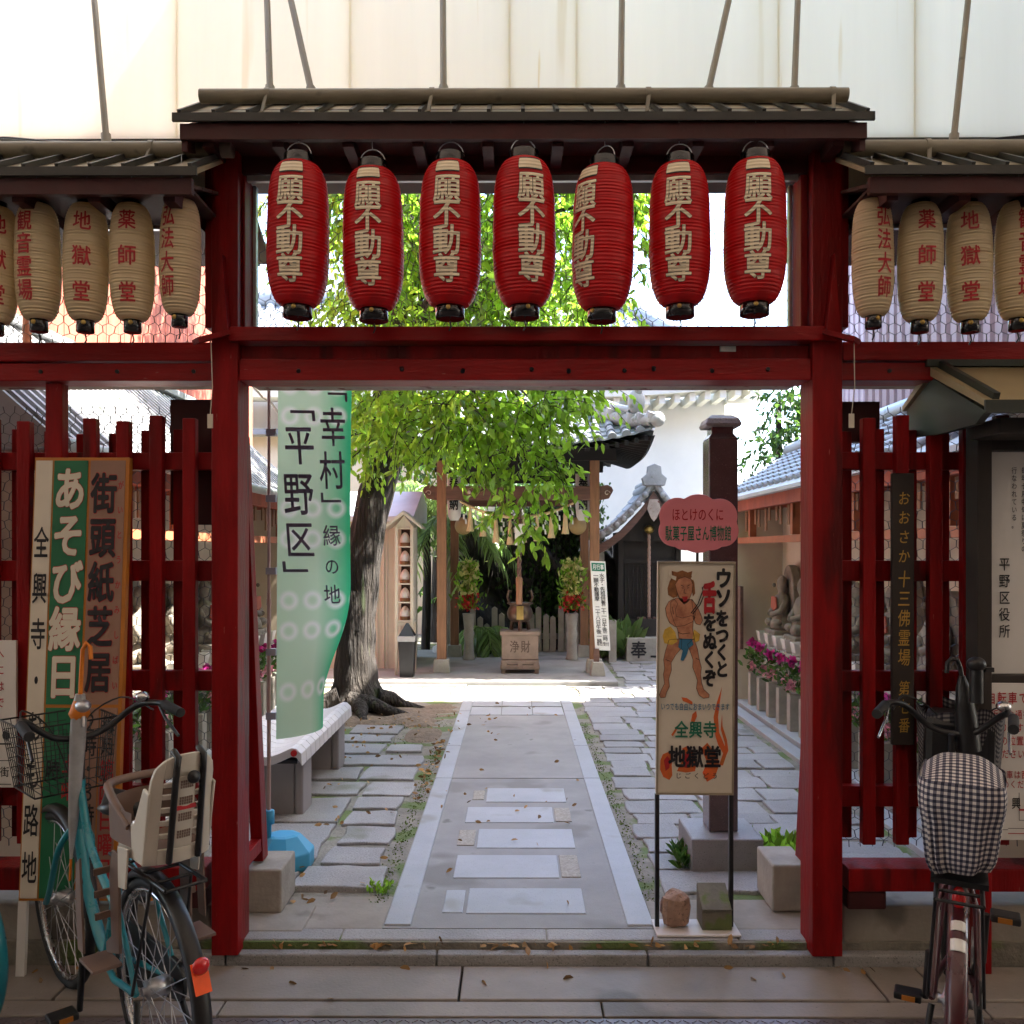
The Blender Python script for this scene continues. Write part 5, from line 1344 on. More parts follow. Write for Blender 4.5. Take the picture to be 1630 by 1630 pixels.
# monthly events board by the right front post
T = thing('event_board', 'narrow white board of monthly rites tied to the right front pavilion post', 'sign', (.93, 10.55, .05))
fe = Face((.86, 10.6, 1.37), (.997, 0, -.04), (.055, -.02, -1))
s = MB(); sheet(s, fe, 0, .175, 0, 1.03, -.02, 0); s.build('board', M['white'], T, bevel=.003)
l = MB(); rect(l, fe, .012, .163, .02, .115, .0025); l.build('green_title', M['greenink'], T)
l = MB(); put(l, fe, flat('月行事', .022, .068, .044, .042, .066, .02, horiz=True), .005); l.build('title_lettering', M['white'], T)
l = MB(); put(l, fe, flat('水子・先祖供養二十一日午後二時', .124, .14, .052, .06, .058, .01), .004); put(l, fe, flat('一願不動護摩　二十八日午後一時', .054, .14, .054, .06, .058, .01), .004); put(l, fe, flat('毎日受付', .02, .955, .036, .034, .05, .008, horiz=True), .004); l.build('lettering', M['ink'], T)
s = MB(); s.box(.90, .96, 10.56, 10.62, .20, .36); s.build('leg', M['wood2'], T)
s = MB(); s.prism([(.855, .05), (1.03, .05), (1.0, .21), (.885, .21)], lambda u, v, d: (u, d, v), 10.5, 10.67); s.build('base', M['stone'], T, bevel=.006)
# flower stands either side
def flowers(nm, lb, x, y, seed, group):
    T = thing(nm, lb, 'flowers', (x, y, .05), group)
    s = MB(); s.smooth = True; s.lathe([(.075, .05), (.085, .07), (.07, .12), (.06, .3), (.075, .40), (.06, .44), (.075, .62), (.085, .66)], (x, y, 0), 18); s.build('vase', M['stone'], T)
    rs = np.random.RandomState(seed); n = 420
    P = np.c_[x+rs.normal(0, .075, n), y+rs.normal(0, .075, n), .70+rs.uniform(0, .62, n)]; D = np.c_[rs.normal(0, .7, n), rs.normal(0, .7, n), np.ones(n)]
    leaf_obj('foliage', P, D, .09, .4, M['yellowpetal'] if False else M['leaf'], T, seed=seed)
    k = 200; P = np.c_[x+rs.normal(0, .055, k), y-.03+rs.normal(0, .055, k), 1.0+rs.uniform(-.1, .36, k)]; D = rs.normal(size=(k, 3)); D[:, 1] -= .7
    leaf_obj('yellow_blooms', P, D, .08, .7, M['yellowpetal'], T, seed=seed+1)
    k = 150; P = np.c_[x+rs.normal(0, .07, k), y-.07+rs.normal(0, .04, k), .78+rs.uniform(-.07, .14, k)]; D = rs.normal(size=(k, 3)); D[:, 1] -= .8
    leaf_obj('red_blooms', P, D, .05, .8, M['redpetal'], T, seed=seed+2)
flowers('flower_vase', 'tall stone vase of yellow and red flowers by the left rear pavilion post', -.62, 12.1, 21, 'flower vases under the pavilion')
flowers('flower_vase', 'tall stone vase of yellow and red flowers by the right rear pavilion post', .74, 12.1, 31, 'flower vases under the pavilion')
# stone stakes, dark rock wall with ivy, palms
T = thing('stone_stake_fence', 'row of low pale stone stakes in front of the dark rock', 'fence', (0, 13.1, .05))
rr = random.Random(6)
for k in range(16):
    x = -.62+k*.105 + rr.uniform(-.01, .01)
    if -.1 < x < .2: continue
    h = rr.uniform(.42, .62) if k % 3 else .66
    s = MB(); s.prism([(x-.045, .05), (x+.045, .05), (x+.04, h), (x, h+.03), (x-.04, h)], lambda u, v, d: (u, d, v), 13.05, 13.13); s.build('stake', M['stone'], T, bevel=.005)
s = MB(); s.box(-.68, 1.05, 13.135, 13.18, .22, .30); s.build('rail', M['stone'], T)
s = MB()
rs = random.Random(4); ph = [[rs.uniform(0, 6), rs.uniform(1, 6), rs.uniform(1, 6)] for _ in range(7)]
s.smooth = True
def rk(u, v):
    x = -1.0+2.5*u; z = -.1+2.35*math.sin(min(1, v*1.05)*PI/2)*(.75+.25*math.sin(PI*u)); y = 13.75 + 1.2*max(0, v-.75)*2
    d = sum(math.sin(p+q*x*1.6+r*z*1.6) for p, q, r in ph)*.07
    return (x+d*.3, y-d*1.3-.25*math.sin(PI*u), z)
s.grid(rk, 60, 50)
s.box(-1.0, 1.5, 14.2, 14.6, -.1, 1.6)
tag(s.build('rock_wall', M['rock'], loc=(.2, 14, 0)), 'dark mossy rock wall behind the incense burner', 'rock')
T = thing('ivy', 'dark green ivy hanging over the right side of the rock behind the burner', 'plant', (.6, 13.5, 0))
rs = np.random.RandomState(12); n = 4200
P = []; D = []
for k in range(n):
    u = rs.beta(2, 1.4); x = -.35+1.65*u; z = rs.uniform(.25, 2.5)
    if x < .25 and z < 1.7 and rs.rand() < .75: continue
    P.append((x+rs.normal(0, .05), 13.38+rs.normal(0, .08)+.15*abs(math.sin(5*x+3*z)), z)); D.append((rs.normal(0, .5), -.6+rs.normal(0, .4), -.8+rs.normal(0, .3)))
leaf_obj('foliage', P, D, .075, .75, M['ivy'], T, seed=13)
s = MB()
for k in range(46):
    x = rs.uniform(-.75, 1.1); z = rs.uniform(1.6, 2.3); h = rs.uniform(.4, 1.3); s.tube([(x, 13.3, z), (x+rs.normal(0, .06), 13.27, z-h*.5), (x+rs.normal(0, .1), 13.3, z-h)], .006, 4)
s.build('vine', M['bark'], T)
def palm(nm, lb, x, y, z, nf, L, seed, m, up=.9):
    T = thing(nm, lb, 'palm', (x, y, 0)); rs = np.random.RandomState(seed)
    s = MB(); s.tube([(x, y, -.05), (x+.03, y, z*.5), (x, y, z)], [.07, .06, .05], 10); s.build('trunk', M['bark'], T)
    P = []; D = []; s = MB()
    for f in range(nf):
        a = 2*PI*f/nf + rs.uniform(-.3, .3); l = L*rs.uniform(.75, 1.15); el = rs.uniform(.3, 1.2)
        pts = []
        for i in range(22):
            t = i/21; r_ = l*t*math.cos(el*.6)*(1-.12*t); h = l*(math.sin(el)*t*up - .95*t*t)
            pts.append(Vector((x+r_*math.cos(a), y+r_*math.sin(a), z+h)))
        s.tube(pts[::3], .008, 5, caps=False)
        for i in range(2, 22):
            tg = (pts[i]-pts[i-1]).normalized(); sd = tg.cross(Vector((0, 0, 1))).normalized()
            for q in (-1, 1): P.append(pts[i]); D.append(sd*q*.8 + tg*.75 + Vector((0, 0, -.45)))
    s.build('stem', M['palm'], T)
    leaf_obj('frond', P, D, .27, .13, m, T, droop=.9, seed=seed)
palm('palm', 'bright drooping palm behind the left side of the pavilion', -1.0, 13.4, 1.85, 34, 1.25, 41, M['palm'])
palm('palm', 'smaller palm behind the lamp rack left of the pavilion', -1.35, 13.7, 2.3, 26, 1.1, 42, M['palm'])
palm('palm', 'low fern like palm at the foot of the rock by the left flower vase', -.42, 12.75, .35, 12, .5, 43, M['palm'])
def bush(nm, lb, cat, cl_, per, L, m, seed, trunk=None, loc=None):
    T = thing(nm, lb, cat, loc); s = MB(); P, D = sprays(cl_, per, seed, s)
    leaf_obj('crown', P, D, L, .5, m, T, seed=seed)
    if trunk: 
        for tr_ in trunk: s.tube(tr_[0], tr_[1], 8)
    s.build('trunk', M['bark'], T)
bush('garden_tree', 'dense green tree behind the left side of the pavilion roof', 'tree', [((-1.6, 15, 3.0), .6, .5, .6, 1), ((-.6, 15.2, 2.9), .6, .5, .5, 1), ((-2.3, 14.6, 3.6), .6, .5, .7, 1), ((-1.0, 15, 3.6), .7, .5, .6, 1), ((.3, 15.3, 2.75), .6, .4, .35, 1), ((-1.1, 15, 1.9), .7, .3, .7, .8), ((-1.0, 15, .9), .6, .3, .6, .7)], 12, .12, M['leaf2'], 51, [([(-1.3, 15, -.1), (-1.25, 15, 1.6), (-1.2, 15, 3.2)], [.12, .1, .06]), ([(.45, 15.3, -.1), (.4, 15.3, 1.5), (.3, 15.3, 2.8)], [.1, .08, .04])], (-1.3, 15, 0))
bush('garden_tree', 'loose dark green tree above the right hall roof', 'tree', [((2.80, 9.95, 3.08), .25, .3, .30, .9), ((2.93, 10.0, 2.74), .28, .3, .27, 1), ((2.66, 9.85, 2.62), .17, .25, .2, .9), ((2.74, 9.9, 2.43), .2, .3, .16, .8), ((3.05, 10, 3.15), .3, .3, .38, .9), ((3.3, 10, 2.9), .3, .4, .4, 1)], 34, .08, M['leaf2'], 52, [([(2.9, 9.95, -.1), (2.88, 10, 1.6), (2.86, 10, 3.1)], [.07, .05, .03])], (2.9, 9.95, 0))
bush('sapling', 'slender leaning tree behind the right rear pavilion post', 'tree', [((1.0, 13.6, 2.3), .25, .2, .3, .8), ((.75, 13.7, 2.5), .3, .2, .2, .8)], 16, .09, M['leaf2'], 53, [([(1.02, 13.55, -.05), (1.05, 13.55, .9), (.95, 13.55, 1.5), (.86, 13.6, 2.4)], [.06, .055, .05, .03])], (1.02, 13.55, 0))
def stone_lantern(lb, x, y, h):
    T = thing('stone_lantern', lb, 'stone lantern', (x, y, 0), 'stone lanterns beside the rock')
    s = MB(); s.lathe([(.2, -.02), (.2, .12), (.09, .18), (.08, h-.42), (.14, h-.36)], (x, y, 0), 12); s.build('pillar', M['stone'], T)
    s = MB(); s.box(x-.12, x+.12, y-.12, y+.12, h-.36, h-.14); s.build('fire_box', M['stone'], T, bevel=.01)
    s = MB(); s.lathe([(.24, h-.14), (.22, h-.10), (.10, h-.0), (.05, h+.05), (.001, h+.10)], (x, y, 0), 8); s.build('roof', M['stone'], T)
stone_lantern('stone lantern left of the rock, behind the lamp rack', -.98, 13.0, 1.55); stone_lantern('stone lantern right of the rock, behind the right rear pavilion post', 1.12, 12.95, 1.62)
# lamp rack and bin
T = thing('lamp_rack', 'tall pale wooden rack with gabled top holding five small glass lamps', 'rack', (-1.27, 10.75, .05))
x0, x1, y0, y1 = -1.40, -1.185, 10.6, 10.95
s = MB()
for x in (x0, x1-.035):
    for y in (y0, y1-.035): s.box(x, x+.035, y, y+.035, .05, 1.78)
s.box(x0+.0352, x1-.0352, y0+.005, y0+.03, .62, .66); s.build('frame', M['rack'], T, bevel=.003)
for k in range(6):
    s = MB(); s.box(x0+.0355, x1-.0355, y0+.004, y1-.01, .68+k*.215-.015, .68+k*.215); s.build('shelf', M['rack'], T)
s = MB(); s.prism([(x0-.12, 1.74), (x0-.12, 1.765), ((x0+x1)/2, 1.95), (x1+.10, 1.765), (x1+.10, 1.74), ((x0+x1)/2, 1.905)], lambda u, v, d: (u, d, v), y0-.08, y1+.08)
s.prism([(x0, 1.76), (x1, 1.76), ((x0+x1)/2, 1.90)], lambda u, v, d: (u, d, v), y0+.01, y0+.03); s.build('gable_roof', M['rack'], T)
s = MB(); s.box(x0+.036, x1-.036, y1-.008, y1-.004, .66, 1.76); s.build('back_panel', M['darkwood'], T)
s = MB(); s.box(x1-.004, x1-.002, y0+.036, y1-.036, .66, 1.76)
for z in (.66, 1.05, 1.4, 1.74): s.box(x1-.012, x1+.004, y0+.036, y1-.036, z-.012, z+.012)
s.build('side_lattice', M['offwhite'], T)
for k in range(5):
    z = .682+k*.215; xc, yc = (x0+x1)/2, y0+.1
    s = MB(); s.lathe([(.06, z), (.06, z+.04)], (xc, yc, 0), 12); o = s.build('lamp_base', M['wood'], T)
    s = MB(); s.smooth = True; s.lathe([(.055, z+.042), (.06, z+.08), (.045, z+.12), (.025, z+.15), (.01, z+.16)], (xc, yc, 0), 14); s.build('lamp_globe', M['glassw'], o)
T = thing('rubbish_bin', 'black slim rubbish bin with a plastic liner beside the lamp rack', 'bin', (-1.2, 10.5, .02))
s = MB(); b4 = lambda r, q, z: [(-1.245-r, 10.52-q, z), (-1.245+r, 10.52-q, z), (-1.245+r, 10.52+q, z), (-1.245-r, 10.52+q, z)]
vs = b4(.075, .09, .021)+b4(.095, .11, .50); s.add(vs, [(k, (k+1) % 4, 4+(k+1) % 4, 4+k) for k in range(4)]+[(3, 2, 1, 0), (4, 5, 6, 7)]); s.build('body', M['black'], T, bevel=.008)
s = MB(); vs = b4(.098, .113, .455)+b4(.10, .116, .51)+b4(.085, .10, .515); s.add(vs, [(4*i+k, 4*i+(k+1) % 4, 4*i+4+(k+1) % 4, 4*i+4+k) for i in range(2) for k in range(4)]); s.build('liner', M['umb'], T)
s = MB(); vs = b4(.09, .10, .516)+b4(.012, .012, .66); s.add(vs, [(k, (k+1) % 4, 4+(k+1) % 4, 4+k) for k in range(4)]+[(4, 5, 6, 7)]); s.build('lid', M['black'], T)
# ================================================================ small shrine
sx, sy = 1.86, 12.5
T = thing('small_shrine', 'small dark timber shrine with curved grey tiled gable roof on a stone base', 'shrine', (sx, sy+.6, 0))
s = MB(); s.box(sx-.5, sx+.5, sy+.1, sy+1.5, -.05, .10); s.box(sx-.42, sx+.42, sy+.25, sy+1.4, .10, .36); s.build('stone_base', M['stone'], T, bevel=.012)
s = MB(); s.box(sx-.40, sx+.40, sy+.32, sy+1.3, .361, 1.75); s.build('body', M['darkwood'], T)
for x in (sx-.40, sx+.40):
    s = MB(); s.box(x-.035, x+.035, sy+.24, sy+.31, .365, 1.72); s.build('post', M['darkwood'], T, bevel=.004)
s = MB()
for k in range(13): s.box(sx-.34+k*.055, sx-.325+k*.055, sy+.30, sy+.318, .55, 1.30)
for k in range(14): s.box(sx-.34, sx+.335, sy+.294, sy+.30, .56+k*.055, .572+k*.055)
s.box(sx-.38, sx+.38, sy+.28, sy+.318, .46, .54); s.box(sx-.38, sx+.38, sy+.28, sy+.318, 1.31, 1.37); s.build('lattice_door', M['darkwood'], T)
def shr(q):
    def fn(y, t): 
        w = .74*(1-t); return Vector((sx + q*w, y, 1.60 + .72*(.45*t+.55*t*t) + .03*(abs(y-sy-.7)/.8)**2))
    return fn
s = MB()
for q in (-1, 1): tile_face(s, shr(q), lin(sy-.12, sy+1.55, .115), lambda y: .97, 8, .038)
rf = s.build('roof', M['tile_lt'], T)
s = MB(); s.tube([(sx, sy-.1, 2.36), (sx, sy+1.55, 2.36)], .075, 10); s.tube([(sx, sy-.05, 2.44), (sx, sy+1.5, 2.44)], .05, 8)
for q in (-1, 1):
    for off, r in ((-.13, .045), (-.04, .04)):
        s.tube([shr(q)(sy+off, t)+Vector((0, 0, .07)) for t in [i/8 for i in range(9)]], r, 8)
    for i in range(7): s.ball(shr(q)(sy-.15, .06+i*.13)+Vector((0, -.02, .05)), .045, .03, .045, 10, 6)
s.build('ridge', M['tile_lt'], rf)
s = MB(); s.prism([(-.14, 0), (.14, 0), (.17, .10), (.10, .16), (.09, .26), (0, .30), (-.09, .26), (-.10, .16), (-.17, .10)], lambda u, v, d: (sx+u, d, 2.36+v), sy-.2, sy-.1)
s.tube([(sx, sy-.205, 2.52), (sx, sy-.2, 2.52)], .06, 14); s.build('ridge_end_tile', M['tile_lt'], rf, bevel=.01)
s = MB()
for q in (-1, 1):
    poly = [(q*.74*(1-t), 1.60+.72*(.45*t+.55*t*t)-.03) for t in [i/10 for i in range(11)]]
    lo = [(u*.985, z-.10-.02) for u, z in poly]
    s.prism(poly+lo[::-1], lambda u, v, d: (sx+u, d, v), sy-.12, sy-.08)
s.build('barge_board', M['wood2'], T)
s = MB(); s.prism([(-.06, 2.18), (.06, 2.18), (.09, 2.05), (.04, 1.93), (0, 1.88), (-.04, 1.93), (-.09, 2.05)], lambda u, v, d: (sx+u, d, v), sy-.15, sy-.125); s.build('gable_pendant', M['pale'], T)
s = MB(); s.prism([(-.55, 1.62), (.55, 1.62), (0, 2.2)], lambda u, v, d: (sx+u, d, v), sy+.2, sy+.26); s.build('gable_wall', M['darkwood'], T)
T = thing('bell_rope', 'pinkish twisted bell rope hanging in front of the small shrine', 'rope', (sx-.03, sy+.1, .55))
s = MB()
for ph in (0, 2.1, 4.2): s.tube([(sx-.03+.012*math.cos(z*30+ph), sy+.1+.012*math.sin(z*30+ph), z) for z in [.56+1.15*i/50 for i in range(51)]], .012, 6)
s.build('rope', mat('pink_rope', (.42, .27, .2), .8, .2), T)
s = MB(); s.ball((sx-.03, sy+.1, 1.78), .07, .07, .06, 14, 8); s.build('bell', M['brass'], T)
T = thing('offering_box', 'small dark offering box standing before the small shrine', 'offering box', (sx-.06, sy-.0, 0))
s = MB(); s.box(sx-.2, sx+.12, sy-.03, sy+.09, .33, .56); s.build('body', M['darkwood'], T, bevel=.006)
s = MB()
for k in range(5): s.box(sx-.2+k*.07, sx-.16+k*.07, sy-.03, sy+.09, .561, .58)
s.build('slat', M['wood2'], T)
T = thing('stone_table', 'pale stone offering table with carved characters before the small shrine', 'stone table', (sx-.05, sy-.15, 0))
s = MB(); s.box(sx-.38, sx+.40, sy-.25, sy-.04, .0, .32); s.build('block', M['stone'], T, bevel=.008)
l = MB(); fs_ = Face((sx-.38, sy-.253, .31), (1, 0, 0), (0, 0, -1)); put(l, fs_, flat('奉上納', .03, .15, .26, .22, .24, .02, horiz=True)); l.build('lettering', M['ink'], T)
s = MB(); s.box(sx-.62, sx-.52, sy-.3, sy-.2, -.02, .56); tag(s.build('stone_post', M['stone'], loc=(sx-.57, sy-.25, 0), bevel=.008), 'short square stone post left of the stone offering table', 'stone post')
# ================================================================ statues, pots and flowers along the votive halls
def statue(x, y, z, q, k, lb, grp, h=.62):
    T = thing('stone_statue', lb, 'statue', (x, y, z), grp)
    f = lambda a, b, c: (x - q*a, y + b, z + c)        # a: towards the yard
    s = MB(); s.prism([(-.14, -.17), (.14, -.17), (.14, .17), (-.14, .17)], lambda u, v, d: f(u, v, d), 0, .07); s.build('pedestal', M['statue'], T, bevel=.015)
    s = MB(); n = 20
    poly = [(.20*math.cos(PI*i/n)*(1 if i < n/2 else 1), .12+(h-.12)*math.sin(PI*i/n)**.62) for i in range(n+1)]
    s.prism([(-.19, .07)]+poly[::-1]+[(.19, .07)], lambda u, v, d: f(d, u, v), -.11, -.03); s.build('halo_slab', M['statue'], T, bevel=.012)
    s = MB(); s.smooth = True
    s.lathe([(.001, .07), (.16, .075), (.165, .12), (.13, .17), (.10, .20), (.115, .26), (.12, .32), (.09, .38), (.045, .40), (.05, .42), (.072, .46), (.07, .51), (.045, .55), (.001, .57)], f(.02, 0, 0), 20, sx=.62, sy=1.)
    s.ball(f(.10, -.10, .13), .05, .07, .04, 10, 6); s.ball(f(.10, .10, .13), .05, .07, .04, 10, 6); s.tube([f(.02, -.12, .33), f(.07, -.13, .24), f(.12, -.03, .21)], .028, 8); s.tube([f(.02, .12, .33), f(.07, .13, .24), f(.12, .03, .21)], .028, 8)
    s.ball(f(.092, 0, .475), .018, .012, .02, 8, 6)
    s.build('figure', M['statue'], T)
    if k % 2 == 0:
        s = MB(); s.prism([(-.07, .37), (.07, .37), (.09, .27), (0, .24), (-.09, .27)], lambda u, v, d: f(d, u, v), .09, .10); s.build('bib', M['redwall'], T)
def potf(x, y, z, lb, grp):
    T = thing('ceramic_pot', lb, 'pot', (x, y, z), grp)
    s = MB(); v4 = lambda r, zz: [(x-r, y-r, zz), (x+r, y-r, zz), (x+r, y+r, zz), (x-r, y+r, zz)]
    vs = v4(.045, z+.02)+v4(.062, z+.11)+v4(.055, z+.112)+v4(.042, z+.05); s.add(vs, [(4*i+k, 4*i+(k+1) % 4, 4*i+4+(k+1) % 4, 4*i+4+k) for i in range(3) for k in range(4)]+[(3, 2, 1, 0), (12, 13, 14, 15)]); s.build('pot', M['pot'], T, bevel=.004)
    for a in (-1, 1):
        s = MB(); s.box(x-.045, x+.045, y+a*.035-.01, y+a*.035+.01, z+.001, z+.02); s.build('foot', M['pot'], T)
def vasef(x, y, z, seed, lb, grp):
    rs = np.random.RandomState(seed)
    T = thing('flower_holder', lb, 'flowers', (x, y, z), grp); h = .30
    s = MB(); s.box(x-.045, x+.045, y-.045, y+.045, z, z+h); s.build('holder', M['stone'], T, bevel=.005)
    n = 60; P = np.c_[x+rs.normal(0, .035, n), y+rs.normal(0, .035, n), z+h+rs.uniform(0, .24, n)]; D = np.c_[rs.normal(0, .8, n), rs.normal(0, .8, n), np.ones(n)*.7]
    leaf_obj('foliage', P, D, .075, .42, M['leaf2'], T, seed=seed)
    def bloom(c, m, nm, r):
        n = 34; d = rs.normal(size=(n, 3)); leaf_obj(nm, np.array(c)+d/np.linalg.norm(d, axis=1)[:, None]*.006, d, r, .8, m, T, seed=seed+5)
    bloom((x-.02, y-.01, z+h+.26+rs.uniform(-.02, .03)), M['magenta'], 'magenta_bloom', .05); bloom((x+rs.normal(0, .02), y-.04, z+h+.07), M['pinkpetal'], 'pink_bloom', .05)
ords = ['first', 'second', 'third', 'fourth', 'fifth', 'sixth', 'seventh', 'eighth', 'ninth', 'tenth', 'eleventh', 'twelfth', 'thirteenth', 'fourteenth']
for q, side in ((1, 'right'), (-1, 'left')):
    ys = [8.45-.62*i for i in range(6)]
    for i, y in enumerate(ys): statue(q*2.47, y, .70, q, i, '%s stone statue from the far end of the %s hall, on its ledge' % (ords[i], side), 'stone statues along the votive halls', .66 if i % 2 == 0 else .56)
    for i in range(10): potf(q*2.345, 8.68-.27*i, .622, '%s white pot from the far end of the ledge in the %s hall' % (ords[i], side), 'white pots on the hall ledges')
    for i in range(12): vasef(q*2.235, 8.62-.31*i, .046, 60+i+(30 if q < 0 else 0), '%s stone flower holder from the far end of the %s hall, with pink flowers' % (ords[i], side), 'flower holders along the votive halls')
s = MB(); s.box(2.14, 2.17, 8.75, 8.9, .55, 1.15); tag(s.build('wooden_tablet', M['wood2'], loc=(2.15, 8.8, .55)), 'upright brown wooden tablet at the far end of the right hall', 'tablet')
# ================================================================ bicycles (local space: rear hub at the origin in plan, +y ahead, z = 0 the ground)
def wheel(T, y, r, steer=0., spk=28, hubgear=False):
    c = Vector((0, y, r)); Mx = Matrix.Rotation(steer, 4, 'Z')
    f = lambda p: tuple(Mx @ Vector(p) + c)
    ring = lambda rad, x=0., n=56: [f((x, rad*math.cos(2*PI*k/n), rad*math.sin(2*PI*k/n))) for k in range(n)]
    E_ = 'front_wheel' if y > .1 else 'rear_wheel'
    s = MB(); s.tube(ring(r-.017), .0175, 10, closed=True); w = s.build(E_, M['rubber'], T)
    s = MB()
    n = 56; vs = []
    for rad, x in ((r-.034, -.012), (r-.034, .012), (r-.046, .008), (r-.046, -.008)): vs += ring(rad, x)
    s.smooth = True; s.add(vs, [(a*n+k, a*n+(k+1) % n, ((a+1) % 4)*n+(k+1) % n, ((a+1) % 4)*n+k) for a in range(4) for k in range(n)]); s.build('rim', M['chrome'], w)
    s = MB()
    for k in range(spk):
        a = 2*PI*k/spk; b = a + (.5 if k % 4 < 2 else -.5); x = .028 if k % 2 else -.028
        s.bar(f((x, .028*math.cos(b), .028*math.sin(b))), f((0, (r-.044)*math.cos(a), (r-.044)*math.sin(a))), .0022, .0022, (1, 0, .01))
    s.build('spokes', M['steel'], w)
    s = MB(); s.tube([f((-.045, 0, 0)), f((-.034, 0, 0)), f((-.03, 0, 0)), f((.03, 0, 0)), f((.034, 0, 0)), f((.045, 0, 0))], [.012, .012, .028, .028, .012, .012], 14); s.build('hub', M['steel'], w)
def fender(T, y, r, a0, a1, m, steer=0., nm='mudguard', wd=.026):
    c = Vector((0, y, r)); Mx = Matrix.Rotation(steer, 4, 'Z'); n = 30; R_ = r+.016
    vs = []
    for i in range(n+1):
        a = a0+(a1-a0)*i/n
        for x, dr in ((-wd, -.016), (-wd*.8, 0), (-wd*.35, .007), (wd*.35, .007), (wd*.8, 0), (wd, -.016)): vs.append(tuple(Mx @ Vector((x, (R_+dr)*math.cos(a), (R_+dr)*math.sin(a))) + c))
    s = MB(); s.smooth = True; s.add(vs, [(6*i+k, 6*i+k+1, 6*i+7+k, 6*i+6+k) for i in range(n) for k in range(5)]); return s.build(nm, m, T, solid=.0015)
def bicycle(label, loc, rz, lean, r, wb, fm, fend, steer=0., basket='wire', low=True, standup=True, bs=1.):
    T = thing('bicycle', label, 'bicycle', loc, 'bicycles parked at the gate', local=True); T.rotation_euler = (0, lean, rz)
    wheel(T, 0, r); wheel(T, wb, r, steer)
    fr = fender(T, 0, r, R(40), R(215), fend); fender(T, wb, r, R(20), R(175), fend, steer)
    bb = Vector((0, .43, .27)); head0 = Vector((0, wb-.215, .60)); head1 = Vector((0, wb-.255, .80)); st = Vector((0, .25, .66))
    s = MB()
    s.tube([bb, bb.lerp(st, .5), st], .016, 12)
    s.tube([head0, head1], .019, 12)
    s.tube(smooth([head0+Vector((0, -.005, .02)), head0.lerp(bb, .35)+Vector((0, 0, -.06)), head0.lerp(bb, .75)+Vector((0, .0, -.05)), bb]), .019, 12)
    s.tube(smooth([head1+Vector((0, -.005, -.03)), head1.lerp(bb, .35)+Vector((0, -.02, -.03)), bb+Vector((0, -.10, .18))]), .0135, 12)
    for x in (-.055, .055):
        s.tube([bb+Vector((x*.3, 0, 0)), (x, .2, .285), (x*1.1, 0, r)], .010, 8); s.tube([st+Vector((x*.3, 0, -.04)), (x, .14, .52), (x*1.1, 0, r)], .008, 8)
    s.build('frame', fm, T)
    Ms = Matrix.Translation((0, wb, 0)) @ Matrix.Rotation(steer, 4, 'Z') @ Matrix.Translation((0, -wb, 0))
    f = lambda p: tuple(Ms @ Vector(p))
    s = MB()
    for x in (-.055, .055): s.tube(smooth([f((x*.35, wb-.20, .62)), f((x, wb-.17, .55)), f((x, wb-.05, r+.06)), f((x, wb, r))]), .011, 10)
    s.build('fork', fm, T)
    hz = 1.0
    s = MB(); s.tube([f((0, wb-.25, .78)), f((0, wb-.275, hz-.06))], .012, 10)
    s.tube(smooth([f(p) for p in ((-.27*bs, wb-.52, hz+.03), (-.26*bs, wb-.42, hz+.045), (-.21*bs, wb-.30, hz+.03), (-.10*bs, wb-.25, hz-.045), (0, wb-.25, hz-.06), (.10*bs, wb-.25, hz-.045), (.21*bs, wb-.30, hz+.03), (.26*bs, wb-.42, hz+.045), (.27*bs, wb-.52, hz+.03))]), .011, 10)
    hb = s.build('handlebar', M['black'], T)
    for q in (-1, 1):
        s = MB(); s.tube([f((q*.262*bs, wb-.43, hz+.043)), f((q*.271*bs, wb-.545, hz+.027))], .0165, 12); s.build('grip', M['rubber'], hb)
        s = MB(); s.tube([f((q*.255*bs, wb-.40, hz+.035)), f((q*.25*bs, wb-.46, hz+.0)), f((q*.262*bs, wb-.54, hz-.05))], .0055, 6); s.build('brake_lever', M['chrome'] if basket != 'wire' else M['black'], hb)
    s = MB(); s.ball(f((.215*bs, wb-.34, hz+.065)), .024, .024, .018, 14, 8); s.build('bell', M['chrome'], hb)
    s = MB()
    for q in (-1, 1): s.tube(smooth([f((q*.24*bs, wb-.38, hz+.02)), f((q*.16, wb-.20, hz+.05)), f((q*.05, wb-.12, hz-.05)), f((0, wb-.2, .72))]), .003, 5)
    s.build('brake_cable', M['black'], hb)
    # saddle
    s = MB(); s.tube([st, st+Vector((0, -.03, .12))], .0125, 10); s.build('seat_post', M['chrome'], T)
    s = MB(); s.smooth = True
    sd = [(-.13, .012, .0), (-.10, .085, .008), (-.04, .095, .004), (.03, .06, -.004), (.10, .032, -.006), (.14, .018, -.012), (.15, .004, -.016)]
    for (y, w, z) in ():
        pass
    vs = []
    for y, w, z in sd:
        for k in range(10):
            a = 2*PI*k/10; vs.append((w*math.cos(a), .22+y, .815+z+(.022 if math.sin(a) > 0 else .034)*math.sin(a)))
    s.add(vs, [(10*i+k, 10*i+(k+1) % 10, 10*i+10+(k+1) % 10, 10*i+10+k) for i in range(6) for k in range(10)]+[tuple(range(10)), tuple(range(60, 70))]); s.build('saddle', M['black'], T)
    # drive train
    s = MB(); s.prism([(.43+.10*math.cos(a), .27+.10*math.sin(a)) for a in [2*PI*k/24 for k in range(24)]], lambda u, v, d: (d, u, v), .045, .05); ch = s.build('chainring', M['steel'], T)
    pr = [(.43+.115*math.cos(a), .27+.115*math.sin(a)) for a in [PI/2-PI*k/14 for k in range(15)]] + [(0+.06*math.cos(a), r+.06*math.sin(a)) for a in [-PI/2-PI*k/10 for k in range(11)]]
    s = MB(); s.prism(pr, lambda u, v, d: (d, u, v), .052, .066); s.build('chain_guard', M['black'], T, bevel=.004)
